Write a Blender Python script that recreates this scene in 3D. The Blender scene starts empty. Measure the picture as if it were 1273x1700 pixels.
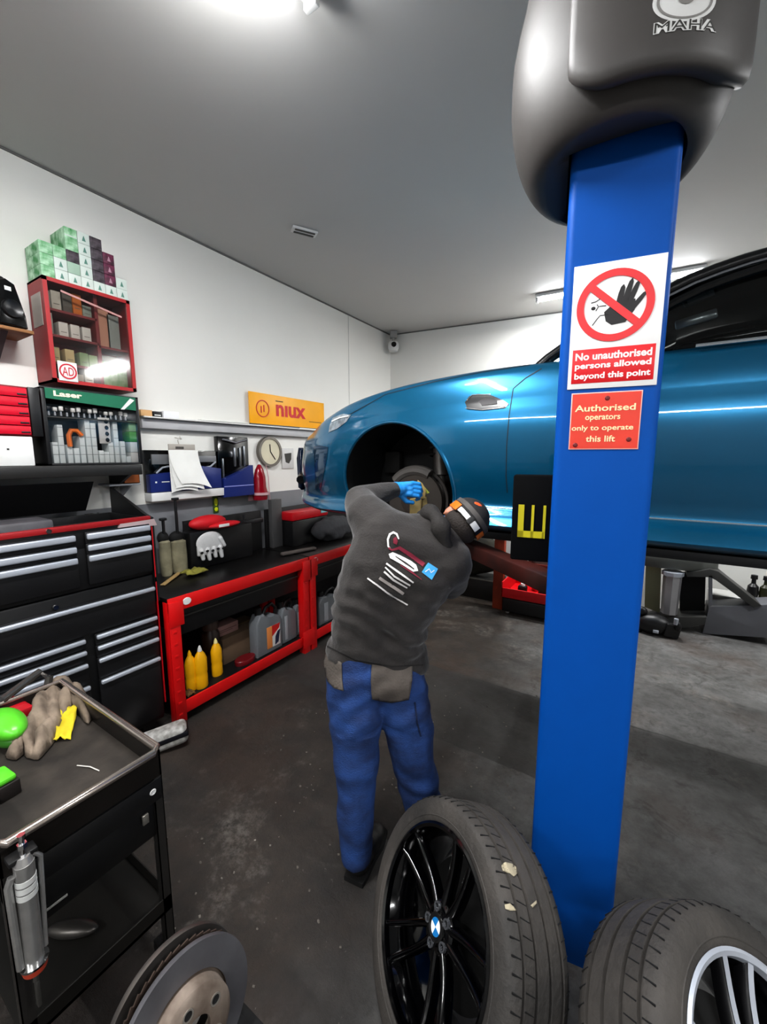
import bpy, bmesh, math, random
from mathutils import Vector, Matrix, noise
from mathutils.bvhtree import BVHTree
from mathutils.geometry import delaunay_2d_cdt
random.seed(4)
PI=math.pi
C=bpy.context.scene.collection
sc=bpy.context.scene
V=Vector
# ------------------------------------------------------------------ camera model (image taken as 1273 x 1700)
FPX=670.; H=1.85
A_=math.atan(428/math.hypot(FPX,93)); T_=math.atan(93/FPX)
sA,cA,sT,cT=math.sin(A_),math.cos(A_),math.sin(T_),math.cos(T_)
CF=V((-sA*cT,cA*cT,-sT)); CR=V((cA,sA,0)); CU=CR.cross(CF)
EYE=V((0,0,H))
def ray(x,y): return CF*FPX+CR*(x-636.5)-CU*(y-850)
def on(x,y,ax,v):
    d=ray(x,y); return EYE+d*((v-EYE[ax])/d[ax])
def atd(x,y,d):
    r=ray(x,y); return EYE+r*(d/(r.x*-sA+r.y*cA))
cam=bpy.data.cameras.new('camera'); co=bpy.data.objects.new('camera',cam); C.objects.link(co)
cam.sensor_fit='HORIZONTAL'; cam.sensor_width=36; cam.lens=FPX*36/1273; cam.clip_start=.03
m=Matrix((CR,CU,-CF)).transposed().to_4x4(); m.translation=EYE; co.matrix_world=m
sc.camera=co
# ------------------------------------------------------------------ materials
def hexc(h,a=1.0):
    h=h.lstrip('#'); c=[int(h[i:i+2],16)/255 for i in (0,2,4)]
    return tuple([(x/12.92 if x<=.04045 else ((x+.055)/1.055)**2.4) for x in c]+[a])
MATS={}
def mat(name,color,rough=.5,metal=0,bump=0,bscale=60,var=0,vscale=6,color2=None,coat=0,emit=None,estr=0,spec=None,stretch=None,trans=0,sheen=0):
    if name in MATS: return MATS[name]
    mt=bpy.data.materials.new(name); mt.use_nodes=True; nt=mt.node_tree; b=nt.nodes['Principled BSDF']
    col=hexc(color) if isinstance(color,str) else color
    b.inputs['Base Color'].default_value=col; b.inputs['Roughness'].default_value=rough; b.inputs['Metallic'].default_value=metal
    if coat: b.inputs['Coat Weight'].default_value=coat; b.inputs['Coat Roughness'].default_value=.03
    if sheen: b.inputs['Sheen Weight'].default_value=sheen
    if spec is not None: b.inputs['Specular IOR Level'].default_value=spec
    if trans: b.inputs['Transmission Weight'].default_value=trans
    if emit: b.inputs['Emission Color'].default_value=hexc(emit); b.inputs['Emission Strength'].default_value=estr
    tc=nt.nodes.new('ShaderNodeTexCoord'); src=tc.outputs['Object']
    if stretch:
        mp=nt.nodes.new('ShaderNodeMapping'); mp.inputs['Scale'].default_value=stretch; nt.links.new(src,mp.inputs['Vector']); src=mp.outputs['Vector']
    n=nt.nodes.new('ShaderNodeTexNoise'); n.inputs['Scale'].default_value=vscale; n.inputs['Detail'].default_value=6; nt.links.new(src,n.inputs['Vector'])
    r=nt.nodes.new('ShaderNodeValToRGB'); r.color_ramp.elements[0].position=.35; r.color_ramp.elements[1].position=.65
    c2=hexc(color2) if color2 else tuple([c*(1-(var or .08)) for c in col[:3]]+[1])
    r.color_ramp.elements[0].color=c2; r.color_ramp.elements[1].color=col
    nt.links.new(n.outputs['Fac'],r.inputs['Fac']); nt.links.new(r.outputs['Color'],b.inputs['Base Color'])
    if bump:
        n2=nt.nodes.new('ShaderNodeTexNoise'); n2.inputs['Scale'].default_value=bscale; n2.inputs['Detail'].default_value=5; nt.links.new(src,n2.inputs['Vector'])
        bp=nt.nodes.new('ShaderNodeBump'); bp.inputs['Strength'].default_value=bump; bp.inputs['Distance'].default_value=.01
        nt.links.new(n2.outputs['Fac'],bp.inputs['Height']); nt.links.new(bp.outputs['Normal'],b.inputs['Normal'])
    MATS[name]=mt; return mt
def glass_mat(name,tint,gloss=.1,rough=.02):
    if name in MATS: return MATS[name]
    mt=bpy.data.materials.new(name); mt.use_nodes=True; nt=mt.node_tree; nt.nodes.clear()
    o=nt.nodes.new('ShaderNodeOutputMaterial'); t=nt.nodes.new('ShaderNodeBsdfTransparent'); t.inputs[0].default_value=tint
    g=nt.nodes.new('ShaderNodeBsdfGlossy'); g.inputs['Roughness'].default_value=rough
    mx=nt.nodes.new('ShaderNodeMixShader'); lw=nt.nodes.new('ShaderNodeLayerWeight'); lw.inputs[0].default_value=.3
    ma=nt.nodes.new('ShaderNodeMath'); ma.operation='MULTIPLY_ADD'; ma.inputs[1].default_value=.5; ma.inputs[2].default_value=gloss
    nt.links.new(lw.outputs['Fresnel'],ma.inputs[0]); nt.links.new(ma.outputs[0],mx.inputs[0])
    nt.links.new(t.outputs[0],mx.inputs[1]); nt.links.new(g.outputs[0],mx.inputs[2]); nt.links.new(mx.outputs[0],o.inputs[0])
    MATS[name]=mt; return mt
black=mat('black_powder_coat','#0b0b0d',.45)
blackg=mat('black_gloss','#020203',.12,coat=.3)
blackp=mat('black_plastic','#101012',.4)
blackm=mat('black_matte','#0a0a0a',.8)
dgrey=mat('dark_grey_plastic','#3a3936',.45)
white=mat('white_paper','#e6e6e2',.7)
whitep=mat('white_plastic','#dcdcda',.4)
red=mat('red_paint','#cf0f12',.35,coat=.2)
redp=mat('red_plastic','#b50f1c',.3)
alu=mat('brushed_aluminium','#b4b9c2',.38,.35)
chrome=mat('chrome','#d8d8d8',.12,1)
steel=mat('worn_steel','#8c8885',.35,.9,color2='#6b6560')
yellow=mat('yellow_plastic','#f0b408',.4)
blue_lift=mat('blue_lift_paint',(.0,.078,.35,1),.5,var=.05,spec=.18)
glassc=glass_mat('clear_door_glass',(.92,.91,.90,1),.05,.08)
glasst=glass_mat('tinted_car_glass',(.6,.63,.64,1),.04)
# ------------------------------------------------------------------ mesh builder
def rotm(rot):
    return Matrix.Rotation(rot[2],4,'Z')@Matrix.Rotation(rot[1],4,'Y')@Matrix.Rotation(rot[0],4,'X')
class MB:
    def __init__(s): s.bm=bmesh.new()
    def _xf(s,vs,mtx):
        for v in vs: v.co=mtx@v.co
    def box(s,c,size,rot=None,bev=0,seg=2,mtx=None):
        g=bmesh.ops.create_cube(s.bm,size=1)['verts']
        for v in g: v.co=V((v.co.x*size[0],v.co.y*size[1],v.co.z*size[2]))
        if bev>0:
            es=list({e for v in g for e in v.link_edges})
            r=bmesh.ops.bevel(s.bm,geom=es,offset=min(bev,min(size)*.49),segments=seg,affect='EDGES',profile=.5)
            g=list({v for f in r['faces'] for v in f.verts}|{v for v in g if v.is_valid})
            # collect whole island
            st=list(g);seen=set(st)
            while st:
                v=st.pop()
                for e in v.link_edges:
                    w=e.other_vert(v)
                    if w not in seen: seen.add(w);st.append(w)
            g=list(seen)
        M=Matrix.Translation(V(c))@(rotm(rot) if rot else Matrix.Identity(4))
        if mtx: M=mtx@M
        s._xf(g,M); return s
    def b(s,x0,x1,y0,y1,z0,z1,bev=0,seg=2,mtx=None):
        return s.box(((x0+x1)/2,(y0+y1)/2,(z0+z1)/2),(abs(x1-x0),abs(y1-y0),abs(z1-z0)),None,bev,seg,mtx)
    def bar(s,p0,p1,w,t,bev=0):
        p0,p1=V(p0),V(p1); d=p1-p0; q=d.to_track_quat('X','Z').to_matrix().to_4x4()
        q.translation=(p0+p1)/2
        return s.box((0,0,0),(d.length,w,t),None,bev,2,q)
    def cone(s,p0,p1,r0,r1=None,n=20,caps=True):
        if r1 is None: r1=r0
        p0,p1=V(p0),V(p1); d=(p1-p0)
        M=d.to_track_quat('Z','Y').to_matrix().to_4x4()
        a=[];b=[]
        for i in range(n):
            t=2*PI*i/n; c=V((math.cos(t),math.sin(t),0))
            a.append(s.bm.verts.new(p0+M@(c*r0))); b.append(s.bm.verts.new(p1+M@(c*r1)))
        for i in range(n): s.bm.faces.new((a[i],a[(i+1)%n],b[(i+1)%n],b[i]))
        if caps: s.bm.faces.new(a[::-1]); s.bm.faces.new(b)
        return s
    def tube(s,pts,r,n=8,closed=False):
        pts=[V(p) for p in pts]; k=len(pts); rings=[]; up=None
        for i,p in enumerate(pts):
            if closed: t=(pts[(i+1)%k]-pts[i-1])
            else: t=pts[min(i+1,k-1)]-pts[max(i-1,0)]
            t.normalize()
            if up is None: up=t.orthogonal().normalized()
            up=(up-t*up.dot(t)).normalized(); sd=t.cross(up)
            rr=r[i] if isinstance(r,(list,tuple)) else r
            rings.append([s.bm.verts.new(p+up*math.cos(2*PI*j/n)*rr+sd*math.sin(2*PI*j/n)*rr) for j in range(n)])
        for i in range(k-(0 if closed else 1)):
            a,b=rings[i],rings[(i+1)%k]
            for j in range(n): s.bm.faces.new((a[j],a[(j+1)%n],b[(j+1)%n],b[j]))
        if not closed: s.bm.faces.new(rings[0][::-1]); s.bm.faces.new(rings[-1])
        return s
    def lathe(s,prof,o=(0,0,0),axis='Z',n=48,closed=False,scale=(1,1)):
        rings=[];o=V(o)
        for (r,h) in prof:
            ring=[]
            for i in range(n):
                t=2*PI*i/n;a=math.cos(t)*r*scale[0];b=math.sin(t)*r*scale[1]
                p={'Z':V((a,b,h)),'X':V((h,a,b)),'Y':V((a,h,b))}[axis]
                ring.append(s.bm.verts.new(o+p))
            rings.append(ring)
        k=len(rings)
        for i in range(k if closed else k-1):
            a,b=rings[i],rings[(i+1)%k]
            for j in range(n): s.bm.faces.new((a[j],a[(j+1)%n],b[(j+1)%n],b[j]))
        if not closed:
            for rg,(r,h) in ((rings[0],prof[0]),(rings[-1],prof[-1])):
                if r>1e-5: s.bm.faces.new(rg)
        return s
    def prism(s,poly,y0,y1,bev=0,mtx=None):
        """polygon in x,z extruded along y"""
        a=[s.bm.verts.new((p[0],y0,p[1])) for p in poly]; b=[s.bm.verts.new((p[0],y1,p[1])) for p in poly]
        fs=[s.bm.faces.new(a),s.bm.faces.new(b[::-1])]
        for i in range(len(a)):
            j=(i+1)%len(a); fs.append(s.bm.faces.new((a[j],a[i],b[i],b[j])))
        vs=a+b
        if bev>0:
            es=[e for e in fs[0].edges]+([e for e in fs[1].edges])
            r=bmesh.ops.bevel(s.bm,geom=es,offset=bev,segments=3,affect='EDGES',profile=.5)
            vs=[v for v in set(vs)|{v for f in r['faces'] for v in f.verts} if v.is_valid]
        if mtx: s._xf(vs,mtx)
        return s
    def ell(s,c,r,rot=None,seg=20,mtx=None):
        g=bmesh.ops.create_uvsphere(s.bm,u_segments=seg,v_segments=max(8,seg*2//3),radius=1)['verts']
        if not isinstance(r,(tuple,list)): r=(r,r,r)
        for v in g: v.co=V((v.co.x*r[0],v.co.y*r[1],v.co.z*r[2]))
        M=Matrix.Translation(V(c))@(rotm(rot) if rot else Matrix.Identity(4))
        if mtx: M=mtx@M
        s._xf(g,M); return s
    def cap(s,p0,r0,p1,r1,seg=14):
        s.ell(p0,r0,seg=seg); s.ell(p1,r1,seg=seg); s.cone(p0,p1,r0,r1,n=seg); return s
    def grid(s,fn,nu,nv,closed_v=False):
        g=[[s.bm.verts.new(fn(i,j)) for j in range(nv)] for i in range(nu)]
        for i in range(nu-1):
            for j in range(nv if closed_v else nv-1):
                s.bm.faces.new((g[i][j],g[i+1][j],g[i+1][(j+1)%nv],g[i][(j+1)%nv]))
        return g
    def build(s,name,mt,parent=None,world=False,smooth=35,label=None,recalc=True,sub=0):
        if recalc: bmesh.ops.recalc_face_normals(s.bm,faces=s.bm.faces)
        me=bpy.data.meshes.new(name); s.bm.to_mesh(me); s.bm.free()
        return link(name,me,mt,parent,world,smooth,label,sub)
def link(name,me,mt,parent=None,world=False,smooth=35,label=None,sub=0):
    o=bpy.data.objects.new(name,me); C.objects.link(o)
    ms=mt if isinstance(mt,(list,tuple)) else [mt]
    me.materials.clear()
    for q in ms: me.materials.append(q)
    if smooth:
        me.shade_smooth()
        if smooth<180: me.set_sharp_from_angle(angle=math.radians(smooth))
    if parent is not None:
        o.parent=parent
        if world: me.transform(wm(parent).inverted())
    if label: o['label']=label
    if sub:
        md=o.modifiers.new('sub','SUBSURF'); md.levels=sub; md.render_levels=sub
    return o
def wm(o):
    M=o.matrix_basis.copy(); p=o.parent
    while p: M=p.matrix_basis@M; p=p.parent
    return M
def tag(o,label,cat=None,group=None,kind=None):
    if label: o['label']=label
    if cat: o['category']=cat
    if group: o['group']=group
    if kind: o['kind']=kind
    return o
def thing(name,label,cat,loc=(0,0,0),rotz=0,group=None,mtx=None):
    o=bpy.data.objects.new(name,None); o.empty_display_size=.05; C.objects.link(o)
    if mtx is not None: o.matrix_basis=mtx
    else: o.location=loc; o.rotation_euler=(0,0,rotz)
    return tag(o,label,cat,group)
def struct(name,mb,mt,**k): 
    o=mb.build(name,mt,**k); o['kind']='structure'; o['label']=name.replace('_',' '); return o
def dup(root,loc,rotz=None,label=None,group=None):
    r=root.copy(); C.objects.link(r); r.location=loc
    if rotz is not None: r.rotation_euler=(0,0,rotz)
    if label: r['label']=label
    if group: r['group']=group
    for ch in list(root.children):
        c=ch.copy(); C.objects.link(c); c.parent=r
        for g in ch.children:
            d=g.copy(); C.objects.link(d); d.parent=c
    return r
def text_mesh(txt,w,h,depth=.0008,offset=0,bold=.0,sp=1.0,align='LEFT'):
    """text laid in local x,z facing -y, its box scaled to w x h (w None keeps aspect)"""
    cu=bpy.data.curves.new('t','FONT'); cu.body=txt; cu.size=1; cu.extrude=.02; cu.offset=bold+offset; cu.space_line=sp; cu.align_x=align; cu.resolution_u=3
    o=bpy.data.objects.new('t',cu); C.objects.link(o); bpy.context.view_layer.update()
    me=bpy.data.meshes.new_from_object(o.evaluated_get(bpy.context.evaluated_depsgraph_get()))
    bpy.data.objects.remove(o); bpy.data.curves.remove(cu)
    xs=[v.co.x for v in me.vertices]; ys=[v.co.y for v in me.vertices]
    sx,sy=max(xs)-min(xs),max(ys)-min(ys); ky=h/sy; kx=(w/sx) if w else ky
    x0,y0=min(xs),min(ys)
    for v in me.vertices:
        x,y,z=v.co; v.co=((x-x0)*kx,-z/.02*depth/2,(y-y0)*ky)
    return me
def text(txt,parent,x,y,z,w,h,mt,name='lettering',rot=0,shear=0,**k):
    me=text_mesh(txt,w,h,**k)
    for v in me.vertices:
        a,b_,c=v.co; a+=shear*c
        v.co=(x+a*math.cos(rot)-c*math.sin(rot),y+b_,z+a*math.sin(rot)+c*math.cos(rot))
    return link(name,me,mt,parent,smooth=0)
def lerpk(keys,u):
    if u<=keys[0][0]: return keys[0][1]
    for (a,b),(c,d) in zip(keys,keys[1:]):
        if u<=c:
            t=(u-a)/(c-a); return b+(d-b)*t
    return keys[-1][1]
def smoothk(keys,u):
    """Catmull-Rom through keys"""
    n=len(keys)
    if u<=keys[0][0]: return keys[0][1]
    if u>=keys[-1][0]: return keys[-1][1]
    for i in range(n-1):
        if u<=keys[i+1][0]:
            x0,y0=keys[i];x1,y1=keys[i+1];h=x1-x0;t=(u-x0)/h
            m0=(y1-keys[i-1][1])/(x1-keys[i-1][0]) if i>0 else (y1-y0)/h
            m1=(keys[i+2][1]-y0)/(keys[i+2][0]-x0) if i+2<n else (y1-y0)/h
            return (2*t**3-3*t*t+1)*y0+(t**3-2*t*t+t)*h*m0+(-2*t**3+3*t*t)*y1+(t**3-t*t)*h*m1
def wl(x,y,X):
    p=on(x,y,0,X); return p.y,p.z
# ------------------------------------------------------------------ room
XW=-3.243; YC=5.316; ZC=3.613
BW=math.tan(math.radians(7.8))
def backY(x): return YC+(x-XW)*BW
def floor_mat():
    mt=bpy.data.materials.new('stained_concrete'); mt.use_nodes=True; nt=mt.node_tree; N=nt.nodes.new; L=nt.links.new
    b=nt.nodes['Principled BSDF']; tc=N('ShaderNodeTexCoord'); sx=N('ShaderNodeSeparateXYZ'); L(tc.outputs['Object'],sx.inputs[0])
    def noisen(s,d=6,r=.55,dis=0):
        n=N('ShaderNodeTexNoise'); n.inputs['Scale'].default_value=s; n.inputs['Detail'].default_value=d; n.inputs['Roughness'].default_value=r; n.inputs['Distortion'].default_value=dis; L(tc.outputs['Object'],n.inputs['Vector']); return n.outputs['Fac']
    def ramp(src,a,b_,ca=(0,0,0,1),cb=(1,1,1,1)):
        r=N('ShaderNodeValToRGB'); r.color_ramp.elements[0].position=a; r.color_ramp.elements[1].position=b_; r.color_ramp.elements[0].color=ca; r.color_ramp.elements[1].color=cb; L(src,r.inputs[0]); return r.outputs[0]
    def mathn(op,a,b_=0,c=None):
        n=N('ShaderNodeMath'); n.operation=op
        for i,q in enumerate((a,b_,c)):
            if q is None: continue
            if isinstance(q,(int,float)): n.inputs[i].default_value=q
            else: L(q,n.inputs[i])
        return n.outputs[0]
    def mix(f,a,b_,mode='MIX'):
        n=N('ShaderNodeMix'); n.data_type='RGBA'; n.blend_type=mode
        for i,q in ((0,f),(6,a),(7,b_)):
            if isinstance(q,(int,float)): n.inputs[i].default_value=q
            elif isinstance(q,tuple): n.inputs[i].default_value=q
            else: L(q,n.inputs[i])
        return n.outputs[2]
    gray=ramp(noisen(2.5,8,.65),.3,.72,hexc('#4c4b49'),hexc('#828281'))
    brown=ramp(noisen(1.8,8,.7),.35,.7,hexc('#15120f'),hexc('#453a30'))
    # brown oily part toward the benches, grey to the right
    s=mathn('MULTIPLY_ADD',sx.outputs[0],.7,.95); s=mathn('ADD',s,mathn('MULTIPLY',mathn('SUBTRACT',noisen(1.3,5),.5),.9))
    s=mathn('ADD',s,mathn('MULTIPLY',sx.outputs[1],.04))
    f=ramp(s,.25,.75)
    col=mix(f,brown,gray)
    # grime
    st=ramp(noisen(5,9,.75,.6),.52,.66); col=mix(mathn('MULTIPLY',st,.7),col,hexc('#26221d'))
    sp=ramp(noisen(38,4,.7),.66,.72); col=mix(mathn('MULTIPLY',sp,.5),col,hexc('#8f8a84'))
    ms=ramp(noisen(14,9,.8),.44,.60); col=mix(mathn('MULTIPLY',ms,.30),col,hexc('#1c1916'))
    lt=ramp(noisen(1.5,8,.75,.4),.53,.62); lt=mathn('MULTIPLY',lt,ramp(noisen(22,6,.8),.42,.6)); col=mix(mathn('MULTIPLY',lt,.38),col,hexc('#9a938b'))
    br=ramp(noisen(1.2,5,.65),.50,.64); col=mix(mathn('MULTIPLY',br,.4),col,hexc('#4a3526'))
    # repaired darker slabs between joints
    y=mathn('ADD',sx.outputs[1],mathn('MULTIPLY',mathn('SUBTRACT',noisen(9,3),.5),.04))
    m1=mathn('MULTIPLY',mathn('LESS_THAN',y,3.08),mathn('GREATER_THAN',y,2.25))
    m1=mathn('MULTIPLY',m1,mathn('LESS_THAN',mathn('ADD',sx.outputs[0],mathn('MULTIPLY',noisen(4,6),.5)),-.1))
    col=mix(mathn('MULTIPLY',m1,.75),col,hexc('#302e2b'))
    m2=mathn('LESS_THAN',y,3.08); col=mix(mathn('MULTIPLY',m2,.28),col,hexc('#3a3a3a'))
    jt=mathn('LESS_THAN',mathn('ABSOLUTE',mathn('SUBTRACT',y,3.08)),.008); col=mix(mathn('MULTIPLY',jt,.5),col,(.02,.02,.02,1))
    L(col,b.inputs['Base Color'])
    L(ramp(noisen(3,5),.3,.7,(.42,.42,.42,1),(.8,.8,.8,1)),b.inputs['Roughness'])
    bp=N('ShaderNodeBump'); bp.inputs['Strength'].default_value=.7; bp.inputs['Distance'].default_value=.016; L(noisen(26,9,.8),bp.inputs['Height']); L(bp.outputs[0],b.inputs['Normal'])
    return mt
mb=MB(); mb.b(XW-.1,6.5,-4.5,7.2,-.1,0); struct('floor',mb,floor_mat(),smooth=0)
wallm=mat('white_wall_paint','#e4e3de',.75,bump=.05,bscale=20,var=.03,vscale=1.5)
dado=mat('grey_dado_paint','#7e8084',.5,var=.05)
mb=MB(); mb.b(XW-.12,XW,-4.5,YC+.1,0,ZC+.05); wleft=struct('wall_left',mb,wallm,smooth=0)
mb=MB(); zg=wl(520,810,XW)[1]
mb.b(XW,XW+.004,-4.5,YC-.001,.02,zg); struct('trim_1',mb,dado,smooth=0)
mb=MB(); vs=[(XW-.1,YC-.0137),(6.5,backY(6.5)),(6.5,backY(6.5)+.12),(XW-.1,YC+.11)]
a=[mb.bm.verts.new((x,y,0)) for x,y in vs]; b2=[mb.bm.verts.new((x,y,ZC+.05)) for x,y in vs]
mb.bm.faces.new(a); mb.bm.faces.new(b2)
for i in range(4): mb.bm.faces.new((a[i],a[(i+1)%4],b2[(i+1)%4],b2[i]))
struct('wall_back',mb,wallm,smooth=0)
mb=MB(); mb.b(6.4,6.5,-4.5,7.2,0,ZC+.05); struct('wall_right',mb,wallm,smooth=0)
mb=MB(); mb.b(XW-.1,6.5,-4.5,-4.4,0,ZC+.05); struct('wall_front',mb,mat('grey_wall_paint','#8b8b8a',.7),smooth=0)
mb=MB(); mb.b(XW-.1,6.5,-4.5,7.2,ZC,ZC+.1); struct('ceiling',mb,mat('ceiling_paint','#c2c1be',.7,var=.04,vscale=.8),smooth=0)
# panel joint on the left wall and dark edge where the ceiling meets the walls
mb=MB(); jy=wl(578,530,XW)[0]; mb.b(XW,XW+.003,jy-.006,jy+.006,zg,ZC); struct('trim_2',mb,mat('joint_grey','#c9c8c4',.6),smooth=0)
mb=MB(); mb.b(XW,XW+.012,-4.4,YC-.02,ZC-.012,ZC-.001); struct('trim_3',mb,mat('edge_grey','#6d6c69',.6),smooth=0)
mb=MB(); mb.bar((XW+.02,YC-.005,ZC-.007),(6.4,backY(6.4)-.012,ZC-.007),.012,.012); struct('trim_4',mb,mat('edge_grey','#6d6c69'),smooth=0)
# ------------------------------------------------------------------ lights
def area(loc,size,sy,power,rot=(0,0,0),col=(1,1,1),name='area'):
    l=bpy.data.lights.new(name,'AREA'); l.shape='RECTANGLE'; l.size=size; l.size_y=sy; l.energy=power; l.color=col
    o=bpy.data.objects.new(name,l); C.objects.link(o); o.location=loc; o.rotation_euler=rot; return o
tubem=mat('fluorescent_glow','#ffffff',.5,emit='#f7faff',estr=45)
def fixture(x,y,ln,rz,label,power,first=[None]):
    t=thing('ceiling_light',label,'light',(x,y,ZC),rz,None)
    mb=MB(); mb.b(-ln/2,ln/2,-.05,.05,-.035,-.001,.008); mb.build('housing',whitep,t)
    mb=MB(); mb.cone((-ln/2+.02,0,-.055),(ln/2-.02,0,-.055),.018,n=12); mb.build('tube',tubem,t)
    for e_ in (-ln/2,ln/2-.025):
        mb=MB(); mb.b(e_,e_+.025,-.03,.03,-.085,-.03,.004); mb.build('end_cap',whitep,t)
    a=area((x,y,ZC-.11),ln,.06,power*2.1,(0,0,rz)); return t
fixture(-1.16,.62,1.5,PI/2+.03,'fluorescent ceiling light at the top edge, above the grey ceiling',34)
b0=on(880,503,2,ZC-.05)
fixture(b0.x+.82,b0.y+.0,1.5,math.radians(4),'fluorescent ceiling light near the back wall, behind the blue column',40)
fixture(2.6,1.0,1.5,0,'fluorescent ceiling light out beyond the right of the column',32)
fixture(2.8,4.0,1.5,0,'fluorescent ceiling light above the back of the car',32)
fixture(.8,-2.2,1.5,0,'added unseen ceiling light behind the viewer on the left',34)  # from here on, unseen lamps added for reflections on car and rims
fixture(3.2,-2.2,1.5,0,'added unseen ceiling light behind the viewer on the right',34)
fixture(-1.6,-2.4,1.5,0,'added unseen ceiling light behind the viewer by the left wall',30)
w=bpy.data.worlds.new('w'); sc.world=w; w.use_nodes=True; w.node_tree.nodes['Background'].inputs[0].default_value=(.9,.95,1,1); w.node_tree.nodes['Background'].inputs[1].default_value=.3
sc.view_settings.view_transform='Standard'; sc.view_settings.look='None'; sc.view_settings.exposure=.34; sc.view_settings.gamma=.87
pl=bpy.data.lights.new('spill','POINT'); pl.energy=11; pl.shadow_soft_size=.08; po=bpy.data.objects.new('spill',pl); C.objects.link(po); po.location=(-1.3,1.05,ZC-.22)  # extra lamp added for the ceiling glow around the top fixture
# small things on the ceiling and in the corner
p=on(505,382,2,ZC); t=thing('ceiling_vent','small white rectangular vent plate on the grey ceiling','vent',(p.x,p.y,ZC),math.radians(60))
mb=MB(); mb.b(-.10,.10,-.04,.04,-.02,-.001,.004); mb.build('vent_plate',whitep,t)
mb=MB(); mb.b(-.08,.08,-.03,-.012,-.024,-.018); mb.b(-.08,.08,.012,.03,-.024,-.018); mb.build('vent_slot',dgrey,t)
t=thing('security_camera','small white dome security camera in the ceiling corner','camera',(XW+.13,YC-.13,ZC-.2),math.radians(35))
mb=MB(); mb.lathe([(.0,.05),(.06,.05),(.075,.02),(.078,-.03),(.06,-.075),(.0,-.09)],n=28); mb.build('camera_body',whitep,t)
mb=MB(); mb.lathe([(.0,-.085),(.03,-.084),(.036,-.078),(.036,-.066),(.0,-.066)],(0,0,0),'Y',n=24); mb.build('lens',blackg,t)
mb=MB(); mb.b(-.05,.05,-.05,.05,.10,.195,.01); mb.cone((0,0,.04),(0,0,.12),.02); mb.build('mount',mat('mount_grey','#9b9a96',.5),t)
# ------------------------------------------------------------------ shelf strip on the left wall
y0=wl(228,694,XW)[0]; y1=wl(546,718,XW)[0]+.9; zt=wl(230,694,XW)[1]; zb=wl(230,711,XW)[1]
RZ=PI/2
t=thing('wall_shelf','long pale grey narrow shelf strip along the white left wall','shelf',(XW,y0,zb),RZ)
mb=MB(); mb.b(0,y1-y0,-.06,-.001,0,zt-zb,.008); mb.build('trunking',mat('pale_grey_plastic','#b9b9bb',.5),t)
mb=MB(); mb.b(0,y1-y0,-.10,-.001,zt-zb,zt-zb+.012,.003); mb.build('shelf_board',whitep,t)
ZS=zt+.0125
def onshelf(x0,x1,dp,hh,label,name,m_,cat,yo=-.06,bev=.002):
    a=wl(x0,700,XW+.05)[0]; b=wl(x1,705,XW+.05)[0]
    t=thing(name,label,cat,(XW,a,ZS),RZ)
    mb=MB(); mb.b(0,b-a,yo-dp/2,yo+dp/2,0,hh,bev); mb.build('box_body',m_,t); return t,b-a
t,l=onshelf(231,250,.05,.045,'small tan cardboard carton at the left end of the wall shelf','carton',mat('tan_card','#d0a878',.8),'box')
t,l=onshelf(251,266,.05,.04,'small black printed carton beside the tan carton on the wall shelf','carton',blackp,'box')
mb=MB(); mb.b(.01,l-.01,-.0865,-.085,.008,.016); mb.build('label_strip',white,t)
t,l=onshelf(268,294,.05,.05,'small clear white plastic box on the wall shelf right of the black carton','plastic_box',mat('frosted','#e8e8ea',.3),'box')
a=wl(330,700,XW+.05)[0]; b=wl(410,708,XW+.05)[0]
mb=MB(); mb.bar((XW+.06,a,ZS+.006),(XW+.05,b,ZS+.012),.05,.008,.002); tag(mb.build('paper_roll',white),'thin white folded paper lying on the wall shelf left of the yellow sign','paper')
# yellow sign
X=XW+.03
ya,za=wl(412,649,X); yb,_=wl(537,670,X); zt2=wl(412,649,X)[1]; zb2=wl(413,702,X)[1]; zbb=ZS
t=thing('yellow_sign','yellow sign with red lettering standing on the wall shelf','sign',(X,ya,zbb),RZ)
W_=yb-ya; Hs=zt2-zbb; hb=zb2-zbb
mb=MB(); mb.b(0,W_,-.004,.004,hb,Hs,.001); mb.build('sign_panel',mat('sign_yellow','#f2ac06',.45),t)
mb=MB(); mb.b(0,W_,-.004,.004,0.0,hb,.001); mb.build('sign_footer',mat('footer_navy','#1c2a3c',.4),t)
mb=MB(); mb.lathe([(.075,-.0),(.083,-.0),(.083,-.004),(.075,-.004)],(W_*.15,-.005,hb+(Hs-hb)*.5),'Y',n=36,closed=True); mb.b(W_*.15-.025,W_*.15-.015,-.009,-.005,hb+(Hs-hb)*.36,hb+(Hs-hb)*.58); mb.b(W_*.15+.01,W_*.15+.02,-.009,-.005,hb+(Hs-hb)*.4,hb+(Hs-hb)*.62); mb.build('emblem',mat('sign_red','#c8141c',.5),t)
text('nıux',t,W_*.31,-.006,hb+(Hs-hb)*.30,W_*.40,(Hs-hb)*.40,MATS['sign_red'],bold=.03)
mb=MB(); mb.b(W_*.31,W_*.40,-.0065,-.004,hb+(Hs-hb)*.80,hb+(Hs-hb)*.83); mb.b(W_*.76,W_*.95,-.0065,-.004,hb+(Hs-hb)*.22,hb+(Hs-hb)*.24); mb.build('small_print',mat('dark_ink','#3a2a10',.6),t)
mb=MB(); mb.b(W_*.62,W_*.97,-.0065,-.004,hb*.2,hb*.62); mb.build('footer_strip',white,t)
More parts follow.
